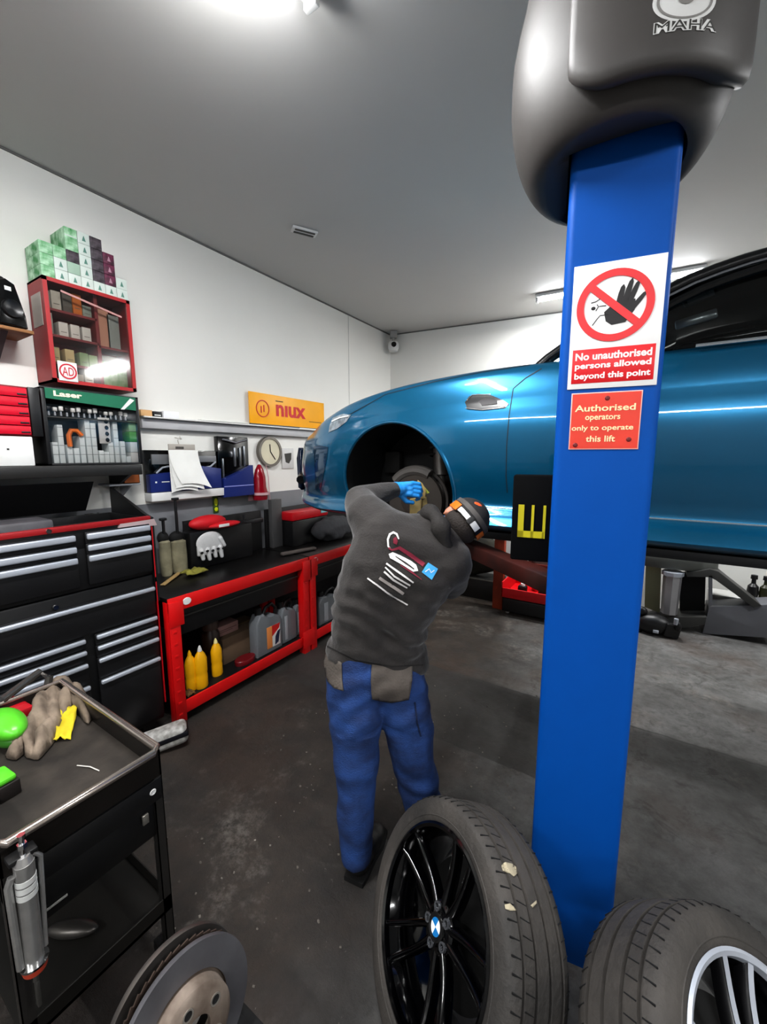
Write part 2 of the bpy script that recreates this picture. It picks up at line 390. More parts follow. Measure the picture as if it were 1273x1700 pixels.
# ------------------------------------------------------------------ left wall: clock, picture, bottle, bins, pad
X=XW+.03
yc,zc=wl(448,750,X); t=thing('wall_clock','round grey rimmed clock with cream face on the white wall','clock',(XW,yc,zc),RZ)
R=(wl(467,750,X)[0]-wl(427,750,X)[0])/2*.95
mb=MB(); mb.lathe([(R*.84,-.045),(R,-.045),(R,-.002),(R*.8,-.002)],axis='Y',n=48,closed=True); mb.build('rim',mat('clock_rim','#77726b',.35,.5),t)
mb=MB(); mb.lathe([(0,-.036),(R*.86,-.036),(R*.86,-.03),(0,-.03)],axis='Y',n=48); mb.build('dial',mat('clock_dial','#cfc9b2',.6),t)
for nm,an,ln in (('hour_hand',math.radians(94),.5),('minute_hand',math.radians(-52),.66)):
    mb=MB(); mb.bar((0,-.039,0),(R*ln*math.cos(an),-.039,R*ln*math.sin(an)),.002,.01); mb.build(nm,blackm,t)
yc,zc=wl(480,761,X); t=thing('picture_plaque','small white square plaque with dark emblem right of the clock','plaque',(XW,yc,zc),RZ)
mb=MB(); mb.b(-.085,.085,-.012,-.001,-.11,.11,.003); mb.build('plaque_panel',mat('plaque_grey','#cdccca',.5),t)
mb=MB(); mb.prism([(-.05,.05),(.05,.06),(.045,-.01),(.01,-.055),(-.035,-.04)],-.015,-.012); mb.build('emblem',mat('emblem_dark','#35332f',.5),t)
# long blue & black storage panels
def panel(name,label,cat,x0,yt,x1,yb_,m_,X=XW+.001,dp=.05,bev=.006):
    a,z1=wl(x0,yt,X+dp); b,_=wl(x1,yt,X+dp); z0=wl(x0,yb_,X+dp)[1]
    t=thing(name,label,cat,(X,a,z0),RZ); mb=MB(); mb.b(0,b-a,-dp,0,0,z1-z0,bev); mb.build('panel',m_,t); return t,b-a,z1-z0
bluep=mat('dark_blue_plastic','#16296f',.4)
t,w_,h_=panel('wall_rack','low black and blue wall rack holding small parts behind the paper pad','rack',238,747,358,818,blackg,dp=.04)
mb=MB(); mb.prism([(0,.0),(w_,.0),(w_,h_*.52),(w_*.72,h_*.6),(w_*.5,h_*.5),(0,h_*.42)],-.10,-.04,.004); mb.build('blue_bin',bluep,t)
for q_ in ((.08,.3,-.055,.66,.9),(.7,.99,-.05,.70,.86)):
    mb=MB(); mb.b(w_*q_[0],w_*q_[1],q_[2],-.04,h_*q_[3],h_*q_[4],.002); mb.build('grey_insert',mat('grey_insert','#77797c',.4),t)
mb=MB(); mb.tube([(w_*.12,-.055,h_*.45),(w_*.2,-.06,h_*.58),(w_*.35,-.055,h_*.62)],.008); mb.tube([(w_*.78,-.055,h_*.55),(w_*.88,-.06,h_*.58),(w_*.97,-.055,h_*.7)],.008); mb.build('hook',alu,t)
mb=MB(); mb.b(w_*.06,w_*.08,-.1035,-.10,h_*.22,h_*.26); mb.b(w_*.14,w_*.24,-.1035,-.10,h_*.23,h_*.25); mb.build('label_mark',white,t)
mb=MB(); mb.b(0,w_*1.04,-.105,-.005,-.07,-.004,.003); mb.build('ledge',whitep,t)
t,w_,h_=panel('wall_rack','tall black rack with blue sloped front bin right of the paper pad','rack',360,724,411,826,blackg,dp=.05)
mb=MB(); mb.prism([(0,0),(w_,0),(w_,h_*.52),(w_*.5,h_*.40),(.02*w_,h_*.30)],-.11,-.05,.004); mb.build('blue_bin',bluep,t)
mb=MB(); mb.b(.01*w_,w_*.99,-.1125,-.11,h_*.17,h_*.185); mb.build('label_holder',mat('lilac','#8f94d0',.4),t)
mb=MB(); mb.tube([(w_*.15,-.06,h_*.95),(w_*.55,-.062,h_*.9),(w_*.95,-.06,h_*.96)],.01); mb.b(w_*.48,w_*.54,-.062,-.05,h_*.5,h_*.82,.003); mb.b(w_*.66,w_*.71,-.062,-.05,h_*.5,h_*.82,.003); mb.b(w_*.80,w_*.86,-.062,-.05,h_*.5,h_*.85,.003); mb.b(w_*.1,w_*.15,-.06,-.05,h_*.32,h_*.64,.003); mb.build('chrome_trim',mat('dull_chrome','#8d9096',.25,.8),t)
# paper pad on a hook
Xp=XW+.13; a,z1=wl(278,737,Xp); b,_=wl(322,737,Xp); z0=wl(285,818,Xp)[1]; wd=b-a; hd=z1-z0
t=thing('paper_pad','white curled paper pad with a grey header hanging from a wall hook','paper pad',(Xp,a,z0),RZ)
mb=MB(); mb.b(0,wd,-.012,.0,hd*.87,hd,.003); mb.build('header',mat('pad_header','#a9a39b',.6),t)
mb=MB(); mb.b(wd*.25,wd*.55,-.0145,-.012,hd*.90,hd*.95); mb.build('label_window',mat('pad_ink','#4a4642',.6),t)
for k,(sk,dz) in enumerate(((0,0),(.10,.02),(.22,.04))):
    mb=MB(); nu=14
    def fn(i,j,k=k,sk=sk,dz=dz):
        v=i/(nu-1); u=j/8
        bend=math.sin(v*PI*.5)
        x=u*wd*(1+.05*k)+sk*wd*v**2*1.6; return V((x,-.004-.004*k-.05*bend*v*(.3+k*.35)*(u*.6+.4),hd*.88-(hd*.88-dz*(1-u)*1.2)*v*(1-.03*k)+.02*math.sin(u*PI)*v))
    mb.grid(fn,nu,9); mb.build('sheet',white,t,smooth=180)
mb=MB(); mb.tube([(wd*.42,.0,hd-.005),(wd*.36,-.008,hd+.03),(wd*.44,-.01,hd+.06),(wd*.5,-.01,hd+.04),(wd*.55,.1,hd+.055)],.004); mb.build('hook',mat('hook_white','#c9c5be',.4),t)
# red spray bottle hung in a holder
Xb=XW+.10; yc,z1=wl(428,768,Xb); z0=wl(432,830,Xb)[1]
hgt=z1-z0
t=thing('red_bottle','translucent red pointed bottle in a holder on the wall below the clock','bottle',(Xb-.02,yc+.03,z0),RZ)
mb=MB(); mb.lathe([(0,0),(.072,0),(.078,.02),(.078,hgt*.22),(.066,hgt*.34),(.062,hgt*.6),(.045,hgt*.8),(.02,hgt*.93),(.012,hgt*.95)],n=28,scale=(1,.8)); mb.build('bottle_body',mat('red_translucent','#a01228',.15,trans=.25),t)
mb=MB(); mb.lathe([(0,hgt*.95),(.014,hgt*.95),(.014,hgt*1.02),(0,hgt*1.03)],n=14); mb.build('nozzle',whitep,t)
mb=MB(); mb.lathe([(.08,.05),(.084,.05),(.084,.075),(.08,.075)],n=28,closed=True); mb.b(-.09,.09,.06,.085,-.01,.08,.005); mb.build('holder',mat('pale_pink_plastic','#c9a3a8',.4),t)
mb=MB(); mb.tube([(.06,-.03,hgt*.93),(.085,-.03,hgt*.6),(.095,-.03,.0),(.07,-.03,-.02)],.004); mb.build('tube',mat('pale_pink_plastic','#c9a3a8'),t)
# ------------------------------------------------------------------ workbenches
XB=-2.563; ya=on(283,1100,0,XB).y; yb=on(515,1078,0,XB).y; yc2=4.5
HB=wl(283,992,XB)[1]
def bench(y0,y1,label,first):
    t=thing('workbench',label,'workbench',(XB,y0,0),RZ); w=y1-y0; D=.62
    mb=MB(); mb.b(-.0,w-.005,-.01,D,HB-.03,HB,.004); mb.build('bench_top',mat('black_worktop','#0c0b0b',.35),t)
    mb=MB(); mb.b(0.0,w-.005,-.022,-.011,HB-.10,HB-.002,.003); mb.build('front_rail',red,t)
    mb=MB(); zr=wl(300,1160,XB)[1]; mb.b(.05,w-.05,-.015,.0,.075,.165,.003); mb.build('lower_rail',red,t)
    for (x,y) in ((0,0),(w-.085,0),(0,D-.05),(w-.085,D-.05)):
        mb=MB(); mb.b(x,x+.075,y-.024,y-.008,0.0,HB-.03,.002); mb.b(x,x+.01,y-.008,y+.045,0,HB-.03,.002); 
        if y==0:
            for k in range(9): mb.b(x+.02,x+.045,y-.0265,y-.023,.08+k*.085,.098+k*.085,.001)
            mb.b(x-.0,x+.11,y-.03,y-.024,HB-.22,HB-.03,.002) if x>0 else mb.b(x,x+.10,y-.03,y-.024,HB-.2,HB-.03,.002)
            if x>0: mb.b(x-.02,x+.13,y-.031,y-.024,.06,.22,.01)
        mb.build('leg',red,t)
    mb=MB(); mb.b(.03,w-.05,.0,D-.03,.13,.15,.003); mb.build('lower_shelf',black,t)
    mb=MB(); mb.b(.10,w-.10,.03,D-.1,HB-.30,HB-.04,.01); mb.build('drawer_box',blackp,t)
    mb=MB(); mb.b(.12,w-.10,.018,.03,HB-.17,HB-.16,.001); mb.build('drawer_line',dgrey,t)
    mb=MB(); mb.b(.03,w-.03,D-.04,D-.03,.15,HB-.31,.001); mb.build('back_panel',black,t)
    for dx in (.13,) if first else (.13,):
        mb=MB(); mb.lathe([(0,0),(.032,0),(.03,-.004),(0,-.005)],(dx if first else .08,-.022,HB-.05),'Y',n=20,scale=(1,.8)); mb.build('badge',whitep,t)
    # perforated upright back board
    if first: x0,x1=wl(300,870,XW+.06)[0]-y0,w-.02
    else: x0,x1=.02,1.7
    zt_=wl(455,843,XW+.06)[1]
    mb=MB(); mb.b(max(x0,0),x1,D-.04,D-.02,HB,zt_,.003); mb.build('back_board',black,t)
    if first:
        a=wl(380,870,XW+.1)[0]-y0; a=min(a,w-.45); mb=MB(); mb.bar((a,D-.07,zt_-.09),(a+.42,D-.07,zt_-.09),.03,.05,.01); mb.lathe([(0,0),(.01,0),(.01,.06),(0,.06)],(a+.2,D-.07,zt_-.07)); mb.build('tool_bar',mat('tool_bar_black','#1d1d20',.3),t)
    else:
        yy=wl(447,860,XW+.08)[0]-y0; mb=MB(); mb.b(max(.0,yy-.035),yy+.10,D-.10,D-.045,HB,zt_+.1,.006); mb.build('back_post',mat('post_grey','#4b4b4c',.5),t)
    return t
bench(ya,yb-.012,'red framed black workbench with bottles below, nearer of the two',True)
bench(yb,yc2,'red framed black workbench farther along the wall behind the man',False)
def P(x,y,z): return on(x,y,2,z)
# things on bench 1 (local helper: place at bench-top height)
def benchy(px,py,X): return wl(px,py,X)[0]
# red cap resting on top of black case
Xc=XW+.20; a,z=wl(345,868,Xc)
t=thing('red_soft_case','red cap lying on the black bench backboard above the white glove','cap',(Xc,a,z-.02),RZ)
mb=MB(); mb.ell((.0,0,.025),(.17,.07,.062)); mb.build('crown',mat('red_fabric','#c41220',.6),t)
mb=MB(); mb.ell((.12,-.05,-.005),(.16,.07,.028)); mb.build('brim',MATS['red_fabric'],t)
mb=MB(); mb.b(.02,.12,-.122,-.118,-.012,.012,.001); mb.build('brim_mark',whitep,t)
# black case under the cap
t=thing('tool_case','black tool case standing on the bench behind the white glove','case',(Xc-.03,benchy(312,900,Xc),HB+.001),RZ)
mb=MB(); mb.b(0,.62,-.06,.06,0,z-HB-.055,.015); mb.build('case_body',blackp,t)
# white glove hanging: palm & fingers
yg,zg1=wl(350,885,Xc+.10); _,zg0=wl(350,920,Xc+.1)
t=thing('work_glove','white knitted work glove hanging against the black case','glove',(Xc+.05,yg-.10,zg0),RZ)
hg=(zg1-zg0)*1.25
mb=MB(); mb.ell((.12,0,hg*.42),(.125,.018,hg*.40)); mb.b(.0,.24,-.012,.012,-.01,hg*.35,.01)
mb.build('palm',mat('glove_white','#cfcfcf',.8,bump=.4,bscale=80),t)
for k in range(4):
    mb=MB(); x=.03+k*.058; mb.cap((x,-.012,hg*.15),.022,(x+.012,-.014,-.035-.012*(k%2)),.016); mb.build('finger',MATS['glove_white'],t)
mb=MB(); 
for k in range(5): mb.ell((.02+k*.05,-.034,hg*.10+.006*(k%2)),(.014,.006,.01))
mb.build('print_dots',blackm,t)
mb=MB(); mb.cap((.21,-.014,hg*.5),.02,(.245,-.016,hg*.2),.015); mb.build('thumb',MATS['glove_white'],t)
# two hammers heads-down/canvas rolls
for k,(px,yt,yb_,wpx,lab) in enumerate(((272,885,922,9,'cream canvas tool roll with dark handle standing nearest the tool chest'),(294,878,918,12,'taller cream canvas tool roll with a long black rod standing on the bench'))):
    Xh=XW+.17; yy,z1=wl(px,yt,Xh); r=(wl(px+wpx,yt,Xh)[0]-wl(px-wpx,yt,Xh)[0])/2
    h1=z1-HB-(.10 if k else .07)
    t=thing('canvas_roll',lab,'tool roll',(Xh,yy,HB),RZ)
    mb=MB(); mb.lathe([(0,0),(r*.85,0),(r,.02),(r*1.02,h1*.5),(r*.95,h1),(r*.6,h1+.012),(0,h1+.012)],n=24); mb.build('canvas_body',mat('cream_canvas','#a7a186',.85,bump=.3,bscale=50,color2='#7d7862'),t)
    mb=MB(); mb.ell((0,.02,h1+.03),(r*1.0,.04,.05)); mb.build('dark_head',blackm,t)
    mb=MB(); L_=wl(px,(828 if k else 862),Xh)[1]-HB; mb.cone((.0,0,h1),(0,0,L_),.011); mb.box((0,0,L_),(.05,.03,.02),None,.005); mb.build('handle',blackp,t)
# little green-yellow label strip on wall
yy,z1=wl(354,828,XW+.02); z0=wl(356,852,XW+.02)[1]
t=thing('hang_tag','small green and yellow tag hanging on the grey wall band','tag',(XW+.006,yy,z0),RZ)
mb=MB(); mb.b(0,.055,-.008,0,0,z1-z0+.03,.003); mb.build('card',mat('tag_dark_green','#3c5417',.5),t)
mb=MB(); mb.ell((.028,-.01,(z1-z0)*.75),(.018,.005,.035)); mb.ell((.028,-.01,(z1-z0)*.25),(.018,.005,.02)); mb.build('yellow_spot',mat('lime','#c8d40e',.5),t)
# rag + cardboard strip on bench
q=P(322,948,HB+.03)
def crumple(mb,c,s,seed,n=16,amp=.4,flat=.35):
    def fn(i,j):
        u=i/(n-1)*2-1; v=j/(n-1)*2-1
        q=V((u*1.7+seed,v*1.7,seed)); h=noise.noise(q)+.5*noise.noise(q*2.3)
        r=max(abs(u),abs(v))
        return V(c)+V((s[0]*(u+.18*noise.noise(q*1.3+V((5,0,0)))),s[1]*(v+.18*noise.noise(q*1.3+V((0,7,0)))),s[2]*max(.03,(flat+h*amp)*(1-.75*r**3)+.15)))
    mb.grid(fn,n,n)
def solid(o,th=.006):
    md=o.modifiers.new('s','SOLIDIFY'); md.thickness=th; md.offset=1; return o
mb=MB(); crumple(mb,(q.x,q.y,HB+.002),(.06,.08,.09),3.3); o=mb.build('rag',mat('olive_yellow_cloth','#8f8a3c',.9,bump=.4,color2='#6e6a2a'),smooth=180); tag(solid(o),'crumpled olive yellow rag on the near end of the workbench','rag')
q0=P(270,972,HB+.005); q1=P(312,940,HB+.03)
mb=MB(); mb.bar((q0.x,q0.y,HB+.008),(q1.x-.03,q1.y,HB+.012),.035,.008,.002); tag(mb.build('wood_strip',mat('tan_wood','#b79a68',.7)),'tan wooden strip lying beside the olive rag on the workbench','strip')
q=P(500,918,HB); mb=MB(); mb.bar((q.x-.06,q.y-.2,HB+.022),(q.x+.02,q.y+.18,HB+.018),.05,.03,.012); tag(mb.build('air_tool',mat('tool_grey','#5c5552',.4)),'grey hand tool lying on the farther workbench behind the front rail','tool')
# red cap + dark bag on the far bench
Xc2=XW+.22; a,z=wl(490,853,Xc2)
t=thing('red_tool_box','black tool box with a red lid standing on the farther bench','tool box',(Xc2,a,HB),RZ)
mb=MB(); mb.b(-.12,.42,-.08,.08,0,z-HB-.06,.012); mb.build('box_body',blackp,t)
mb=MB(); mb.b(-.13,.43,-.09,.09,z-HB-.06,z-HB+.035,.02); mb.build('lid',redp,t)
mb=MB(); mb.b(.30,.40,-.095,-.09,z-HB-.02,z-HB+.02,.002); mb.build('label_patch',mat('pale_cyan','#8fd0d8',.5),t)
a,z=wl(545,860,Xc2+.15)
t=thing('grey_bag','crumpled dark grey fabric bag on the far bench below the car nose','bag',(Xc2+.15,a-.02,HB),RZ)
mb=MB(); mb.ell((.1,0,(z-HB)*.5),(.34,.12,(z-HB)*.52),seg=32); o=mb.build('bag_body',mat('grey_bag_fabric','#3b3c40',.85,bump=.6,bscale=18),t)
for v in o.data.vertices: v.co+=V((.01,.02,.02))*noise.noise(v.co*12)*1.3; v.co.z=max(v.co.z,.002)
# ---- bottles and jugs under bench 1
ZL=.1505
def lowp(px,X): return wl(px,1060,X)[0]
ysh=XB-.08
def squeeze(px,top,bot,r,label,X,tilt=0,cap_=None):
    y,z0=wl(px,bot,X); z1=wl(px,top,X)[1]; h=z1-ZL
    t=thing('yellow_bottle',label,'bottle',(X,y,ZL),RZ,None)
    mb=MB(); mb.lathe([(0,0),(r*.9,0),(r,.01),(r,h*.28),(r*.93,h*.33),(r,h*.38),(r,h*.68),(r*.7,h*.80),(r*.32,h*.88)],n=26,scale=(1,.75)); mb.build('bottle_body',yellow,t)
    mb=MB(); mb.lathe([(0,h*.87),(r*.36,h*.87),(r*.3,h*.93),(r*.1,h),(0,h)],n=14); mb.build('cap',cap_ or yellow,t)
    return t
squeeze(318,1078,1140,.042,'shortest yellow squeeze bottle, leftmost on the bench lower shelf',XB-.10)
squeeze(335,1070,1135,.048,'yellow squeeze bottle with white cap, middle of the three on the lower shelf',XB-.07,cap_=whitep)
squeeze(361,1058,1120,.044,'yellow squeeze bottle with pale tip and torn label, rightmost of the three',XB-.12,cap_=mat('cream_cap','#efe3a0',.5))
y_,_=wl(313,1143,XB-.04); mb=MB(); crumple(mb,(XB-.055,y_+.01,ZL),(.035,.03,.06),8.1); tag(solid(mb.build('brown_scrap',mat('brown_scrap','#6b4a24',.8),smooth=180)),'small brown scrap of tape at the foot of the leftmost yellow bottle','scrap')
# cardboard box
a=lowp(369,XB-.2); b=lowp(420,XB-.2); z1=wl(380,1058,XB-.2)[1]
t=thing('cardboard_box','plain brown cardboard box behind the yellow bottles on the lower shelf','box',(XB-.2,a,ZL),RZ)
mb=MB(); mb.b(0,b-a+.14,.0,.28,0,z1-ZL,.003); mb.build('carton_body',mat('brown_card','#6b5744',.85,var=.15),t)
mb=MB(); mb.b(0,b-a+.14,.132,.148,z1-ZL+.0002,z1-ZL+.0012); mb.build('tape',mat('tape_brown','#8b7350',.3),t)
zk=z1
t=thing('pink_carton','small pale pink carton lying on the brown cardboard box','box',(XB-.24,lowp(366,XB-.2)+.02,zk+.0015),RZ)
mb=MB(); mb.b(0,.2,.02,.14,0,.085,.003); mb.build('carton_body',mat('pale_pink_card','#a8827c',.7),t)
mb=MB(); mb.b(.02,.18,.018,.0198,.045,.05); mb.b(.02,.14,.018,.0198,.03,.034); mb.build('print_line',mat('pinkbrown','#6e4a46',.7),t)
t=thing('brown_jar','dark brown jar behind the rightmost yellow bottle','jar',(XB-.24,lowp(352,XB-.22),ZL),RZ)
mb=MB(); mb.lathe([(0,0),(.065,0),(.07,.02),(.07,.30),(.05,.33),(.05,.34)],n=28); mb.build('jar_body',mat('brown_glass','#2a1a10',.3),t)
mb=MB(); mb.lathe([(0,.34),(.062,.34),(.062,.40),(.055,.41),(0,.41)],n=28); mb.build('lid',mat('brown_lid','#4a352c',.5),t)
# red thing on the shelf
t=thing('red_tin','flat dark red round tin on the lower shelf in front of the cardboard box','tin',(XB-.10,lowp(405,XB-.1),ZL),RZ)
mb=MB(); mb.lathe([(0,0),(.07,0),(.072,.005),(.072,.035),(.068,.04),(0,.04)],n=32,scale=(1.3,.8)); mb.build('tin_body',mat('dark_red_tin','#6d0d17',.35),t)
# jugs
def jug(px0,px1,top,label,X,rot=0,lab=True,name='oil_jug'):
    a=lowp(px0,X); b=lowp(px1,X); w=(b-a); h=wl(px0,top,X)[1]-ZL
    t=thing(name,label,'oil jug',(X,(a+b)/2,ZL),RZ+rot)
    jm=mat('grey_jug_plastic','#6e7276',.35,.0)
    mb=MB(); mb.prism([(-w/2,0),(w/2,0),(w/2,h*.62),(w*.40,h*.72),(w*.22,h*.78),(w*.02,h*.72),(-w*.18,h*.86),(-w*.36,h*.86),(-w/2,h*.70)],-.055,.055,.014); mb.build('jug_body',jm,t)
    mb=MB(); mb.tube([(w*.36,0,h*.66),(w*.42,0,h*.86),(w*.25,0,h*.98),(w*.02,0,h*.94),(-w*.12,0,h*.8)],.016,n=10); mb.build('handle',blackp,t)
    mb=MB(); mb.lathe([(0,h*.84),(.030,h*.84),(.030,h*.99),(.026,h),(0,h)],(-w*.27,0,0),n=20); mb.build('cap',blackp,t)
    if lab:
        mb=MB(); mb.b(-w*.12,w*.40,-.0565,-.0551,h*.1,h*.56,.0003); mb.build('label_panel',mat('label_white','#d9d9d6',.5),t)
        mb=MB(); mb.b(-w*.14,w*.07,-.0575,-.0563,h*.1,h*.56,.0003); mb.build('label_orange',mat('label_orange','#d88a4a',.5),t)
        mb=MB(); mb.prism([(w*.07,h*.56),(w*.40,h*.56),(w*.36,h*.46),(w*.07,h*.33)],-.0575,-.0563); mb.build('label_red',mat('label_red','#c2201c',.5),t)
        mb=MB(); mb.prism([(w*.18,h*.12),(w*.32,h*.16),(w*.4,h*.42),(w*.3,h*.40),(w*.2,h*.3)],-.0575,-.0563); mb.build('label_navy',mat('label_navy','#1b2440',.5),t)
    else:
        mb=MB(); mb.b(-w*.30,-w*.12,-.0565,-.0551,h*.08,h*.66,.0003); mb.build('stripe',mat('light_stripe','#9ea3a8',.4),t)
    return t
jug(420,462,1012,'grey oil jug with orange and red label, frontmost on the bench lower shelf',XB-.10)
jug(461,487,1000,'plain grey oil jug right of the labelled jug on the lower shelf',XB-.12,lab=False)
jug(484,505,996,'plain grey oil jug against the right leg of the nearer bench',XB-.14,lab=False)
jug(525,560,985,'grey bottle seen under the farther bench beside its left leg',XB-.10,lab=False)
# ------------------------------------------------------------------ tool chest
XT=-2.60
yR=wl(258,975,XT)[0]; 
ylist=[wl(250,y,XT)[1] for y in (875,892,908)]
zrim=wl(245,860,XT)[1]
YL=yR-1.10
t=thing('tool_chest','large black roller tool chest with silver drawer handles by the left wall','tool chest',(XT,YL,0),RZ)
W=yR-YL; D=.50
zsplit=wl(250,955,XT)[1]
mb=MB(); mb.b(0,W,.012,D,.09,zsplit,.012); mb.build('cabinet_body',black,t)
mb=MB(); mb.b(0.0,W,.012,D,zsplit+.004,zrim-.12,.01); mb.b(0,.02,.012,D,zrim-.13,zrim-.005,.003); mb.b(W-.02,W,.012,D,zrim-.13,zrim,.003); mb.b(0,W,.012,.03,zrim-.13,zrim-.005,.003); mb.b(0,W,D-.02,D,zrim-.13,zrim,.003); mb.build('top_chest_body',black,t)
mb=MB(); mb.b(-.0,W+.004,-.004,.03,zrim-.02,zrim+.012,.006); mb.build('red_rim',mat('dark_red_trim','#8f141a',.4),t)
# curved black side end
mb=MB(); mb.prism([(0,zrim-.55),(0,zrim),(.08,zrim+.02),(.3,zrim+.10),(D,zrim+.17),(D,zrim-.55)],0,.02,mtx=Matrix.Translation((W+.022,0,0))@Matrix.Rotation(PI/2,4,'Z')); mb.build('side_end',blackp,t)
mb=MB(); mb.b(W+.003,W+.01,-.001,.01,zrim-.42,zrim-.05); mb.b(W+.003,W+.01,-.001,.01,.2,zsplit-.02); mb.build('red_edge_strip',redp,t)
def X2(px,py): return wl(px,py,XT)[0]-YL
def drawer(x0,x1,z0,z1,zh,hh=.03):
    mb=MB(); mb.b(x0,x1,-.008,.012,z0,z1,.004); d=mb.build('drawer',mat('drawer_black','#141416',.38),t)
    mb=MB(); mb.b(x0+.004,x1-.004,-.03,-.008,zh-hh/2,zh+hh/2,.008,3); mb.build('handle',alu,d)
xs1=X2(125,900); xs2=X2(141,900)
zz=[z for z in ylist]
tops=[zrim-.045]+[ (zz[i]) for i in range(2)]
hh=.035
for (x0,x1) in ((.03,xs1),(xs2,W-.01)):
    for i,z in enumerate(zz):
        zlow=(zz[i+1]+hh*.75) if i<2 else zsplit+.03
        drawer(x0,x1,zlow,z+hh*.7,z,hh)
zb_=wl(258,975,XT)[1]
zlw=[wl(262,y,XT)[1] for y in (1023,1040,1059,1092)]
drawer(.03,W-.01,zlw[0]+.03,zb_+.02,zb_,.026)
xs1=X2(143,1080); xs2=X2(157,1060)
for (x0,x1) in ((.03,xs1),(xs2,W-.01)):
    for i,z in enumerate(zlw):
        zlow=(zlw[i+1]+.02) if i<3 else .13
        drawer(x0,x1,zlow,z+.017,z,.026)
for px,py in ((80,882),(92,1008)):
    a,z=wl(px,py,XT); mb=MB(); mb.lathe([(0,-.012),(.012,-.012),(.014,0),(0,0)],(a-YL,.0,z),'Y',n=16); mb.build('lock',chrome,t)
mb=MB(); a=X2(193,873); mb.prism([(a,zrim-.052),(a+.02,zrim-.014),(a+.22,zrim-.010),(a+.235,zrim-.052)],-.006,.012); mb.build('badge_plate',mat('badge_pinkgrey','#b9a5a6',.4,.3),t)
for x in (.08,W-.08):
    for y in (.08,D-.08):
        mb=MB(); mb.lathe([(0,-.02),(.042,-.02),(.045,-.015),(.045,.015),(.042,.02),(0,.02)],(x,y,.045),'Y',n=24); mb.box((x,y,.08),(.06,.05,.02)); mb.build('caster',blackp,t)
# lid, open and sloping up to the wall
mb=MB(); zl=wl(100,792,-2.95)[1]
Ma=Matrix.Translation((0,D-.02,zrim+.02)); 
mb.prism([(D-.02,zrim+.03),(D-.005,zrim+.03),(.34,zl-.035),(.325,zl-.035)],0,W-.16,mtx=Matrix.Translation((0,0,0))@Matrix(((0,1,0,0),(1,0,0,0),(0,0,1,0),(0,0,0,1))))
mb.build('lid',blackp,t)
# things in the chest well
ZWELL=zrim-.12
a,_=wl(20,860,XT-.12); b,_=wl(75,850,XT-.12)
t2=thing('tool_pouch','grey plastic case lying in the open top of the tool chest','case',(XT-.1,a,ZWELL+.001),RZ)
mb=MB(); mb.b(-.1,b-a+.03,.0,.2,0,.165,.02); mb.build('case_body',mat('case_grey','#57565a',.45,var=.4,vscale=9),t2)
mb=MB(); mb.b(.05,.12,-.006,0,.08,.10,.003); mb.build('latch',whitep,t2)
for k,(px,py,ln,an) in enumerate(((110,852,.26,.3),(130,848,.22,-.5),(200,842,.3,.1))):
    p_=on(px,py,2,ZWELL+.13)
    t2=thing('steel_wrench',['chrome wrench lying in the chest beside the grey case','short chrome wrench crossing the first in the open chest','long dark wrench at the right end of the open chest'][k],'wrench',(min(p_.x,XT-.09),min(p_.y,YL+W-.19),ZWELL+.08),RZ+an)
    mm=steel if k<2 else dgrey
    mb=MB(); mb.bar((-ln/2,0,.02),(ln/2,0,.02),.014,.007,.003); mb.build('shaft',mm,t2)
    mb=MB(); mb.lathe([(.012,.012),(.024,.012),(.024,.028),(.012,.028)],(ln/2+.015,0,0),'Z',n=24,closed=True); mb.build('ring_end',mm,t2)
    mb=MB(); mb.b(-ln/2-.045,-ln/2+.005,-.022,-.008,.012,.028,.003); mb.b(-ln/2-.045,-ln/2+.005,.008,.022,.012,.028,.003); mb.b(-ln/2-.01,-ln/2+.01,-.02,.02,.012,.028,.003); mb.build('open_end',mm,t2)
mb=MB(); mb.b(XT-D+.03,XT-.035,YL+.03,YL+W-.03,ZWELL+.0005,ZWELL+.075,.01); tag(mb.build('foam_tray',mat('foam_black','#0d0d0e',.9)),'black foam tray filling the bottom of the open chest','tray')
# long black shelf over the lid
Xs=-2.93; a0,z1=wl(0,775,Xs); b0,_=wl(236,775,Xs); z0=wl(200,789,Xs)[1]
t=thing('wall_shelf','long black shelf above the open chest lid carrying the red drawers','shelf',(Xs,a0-.35,z0),RZ)
mb=MB(); mb.b(0,b0-a0+.35,0,Xs-XW-.001,0,z1-z0,.004); mb.build('shelf_board',mat('shelf_black','#1c1b1a',.45),t)
for x in (.3,b0-a0+.28):
    mb=MB(); mb.prism([(0.02,0),(Xs-XW-.002,0),(Xs-XW-.002,-.13)],-.01,.01,mtx=Matrix.Translation((x,0,0))@Matrix.Rotation(PI/2,4,'Z')); mb.build('bracket',blackp,t)
ZSH=z1+.0008
# small cardboard box hung under shelf: stands on ledge
a,zz1=wl(205,786,-3.08); b=wl(231,786,-3.08)[0]; zz0=wl(205,803,-3.08)[1]
t=thing('small_parts_box','small orange cardboard box of loose parts at the end of the black shelf','box',(-3.08,a,zz0),RZ)
mb=MB(); w_=b-a; h_=(zz1-zz0); 
mb.b(0,w_,.0,.004,0,h_); mb.b(0,w_,.11,.114,0,h_); mb.b(0,.004,0,.114,0,h_); mb.b(w_-.004,w_,0,.114,0,h_); mb.b(0,w_,0,.114,0,.004); mb.build('box_body',mat('orange_card','#a55a28',.8),t)
mb=MB()
for i in range(14): mb.ell((random.uniform(.015,w_-.015),random.uniform(.02,.1),h_*random.uniform(.5,1.05)),random.uniform(.008,.016),seg=8)
mb.build('contents',mat('loose_parts','#c07a48',.6,color2='#4a2a18'),t)['kind']='stuff'
t=thing('wall_bracket_ledge','pale grey angled wall ledge holding the small orange box','ledge',(-3.08,a-.1,zz0-.014),RZ)
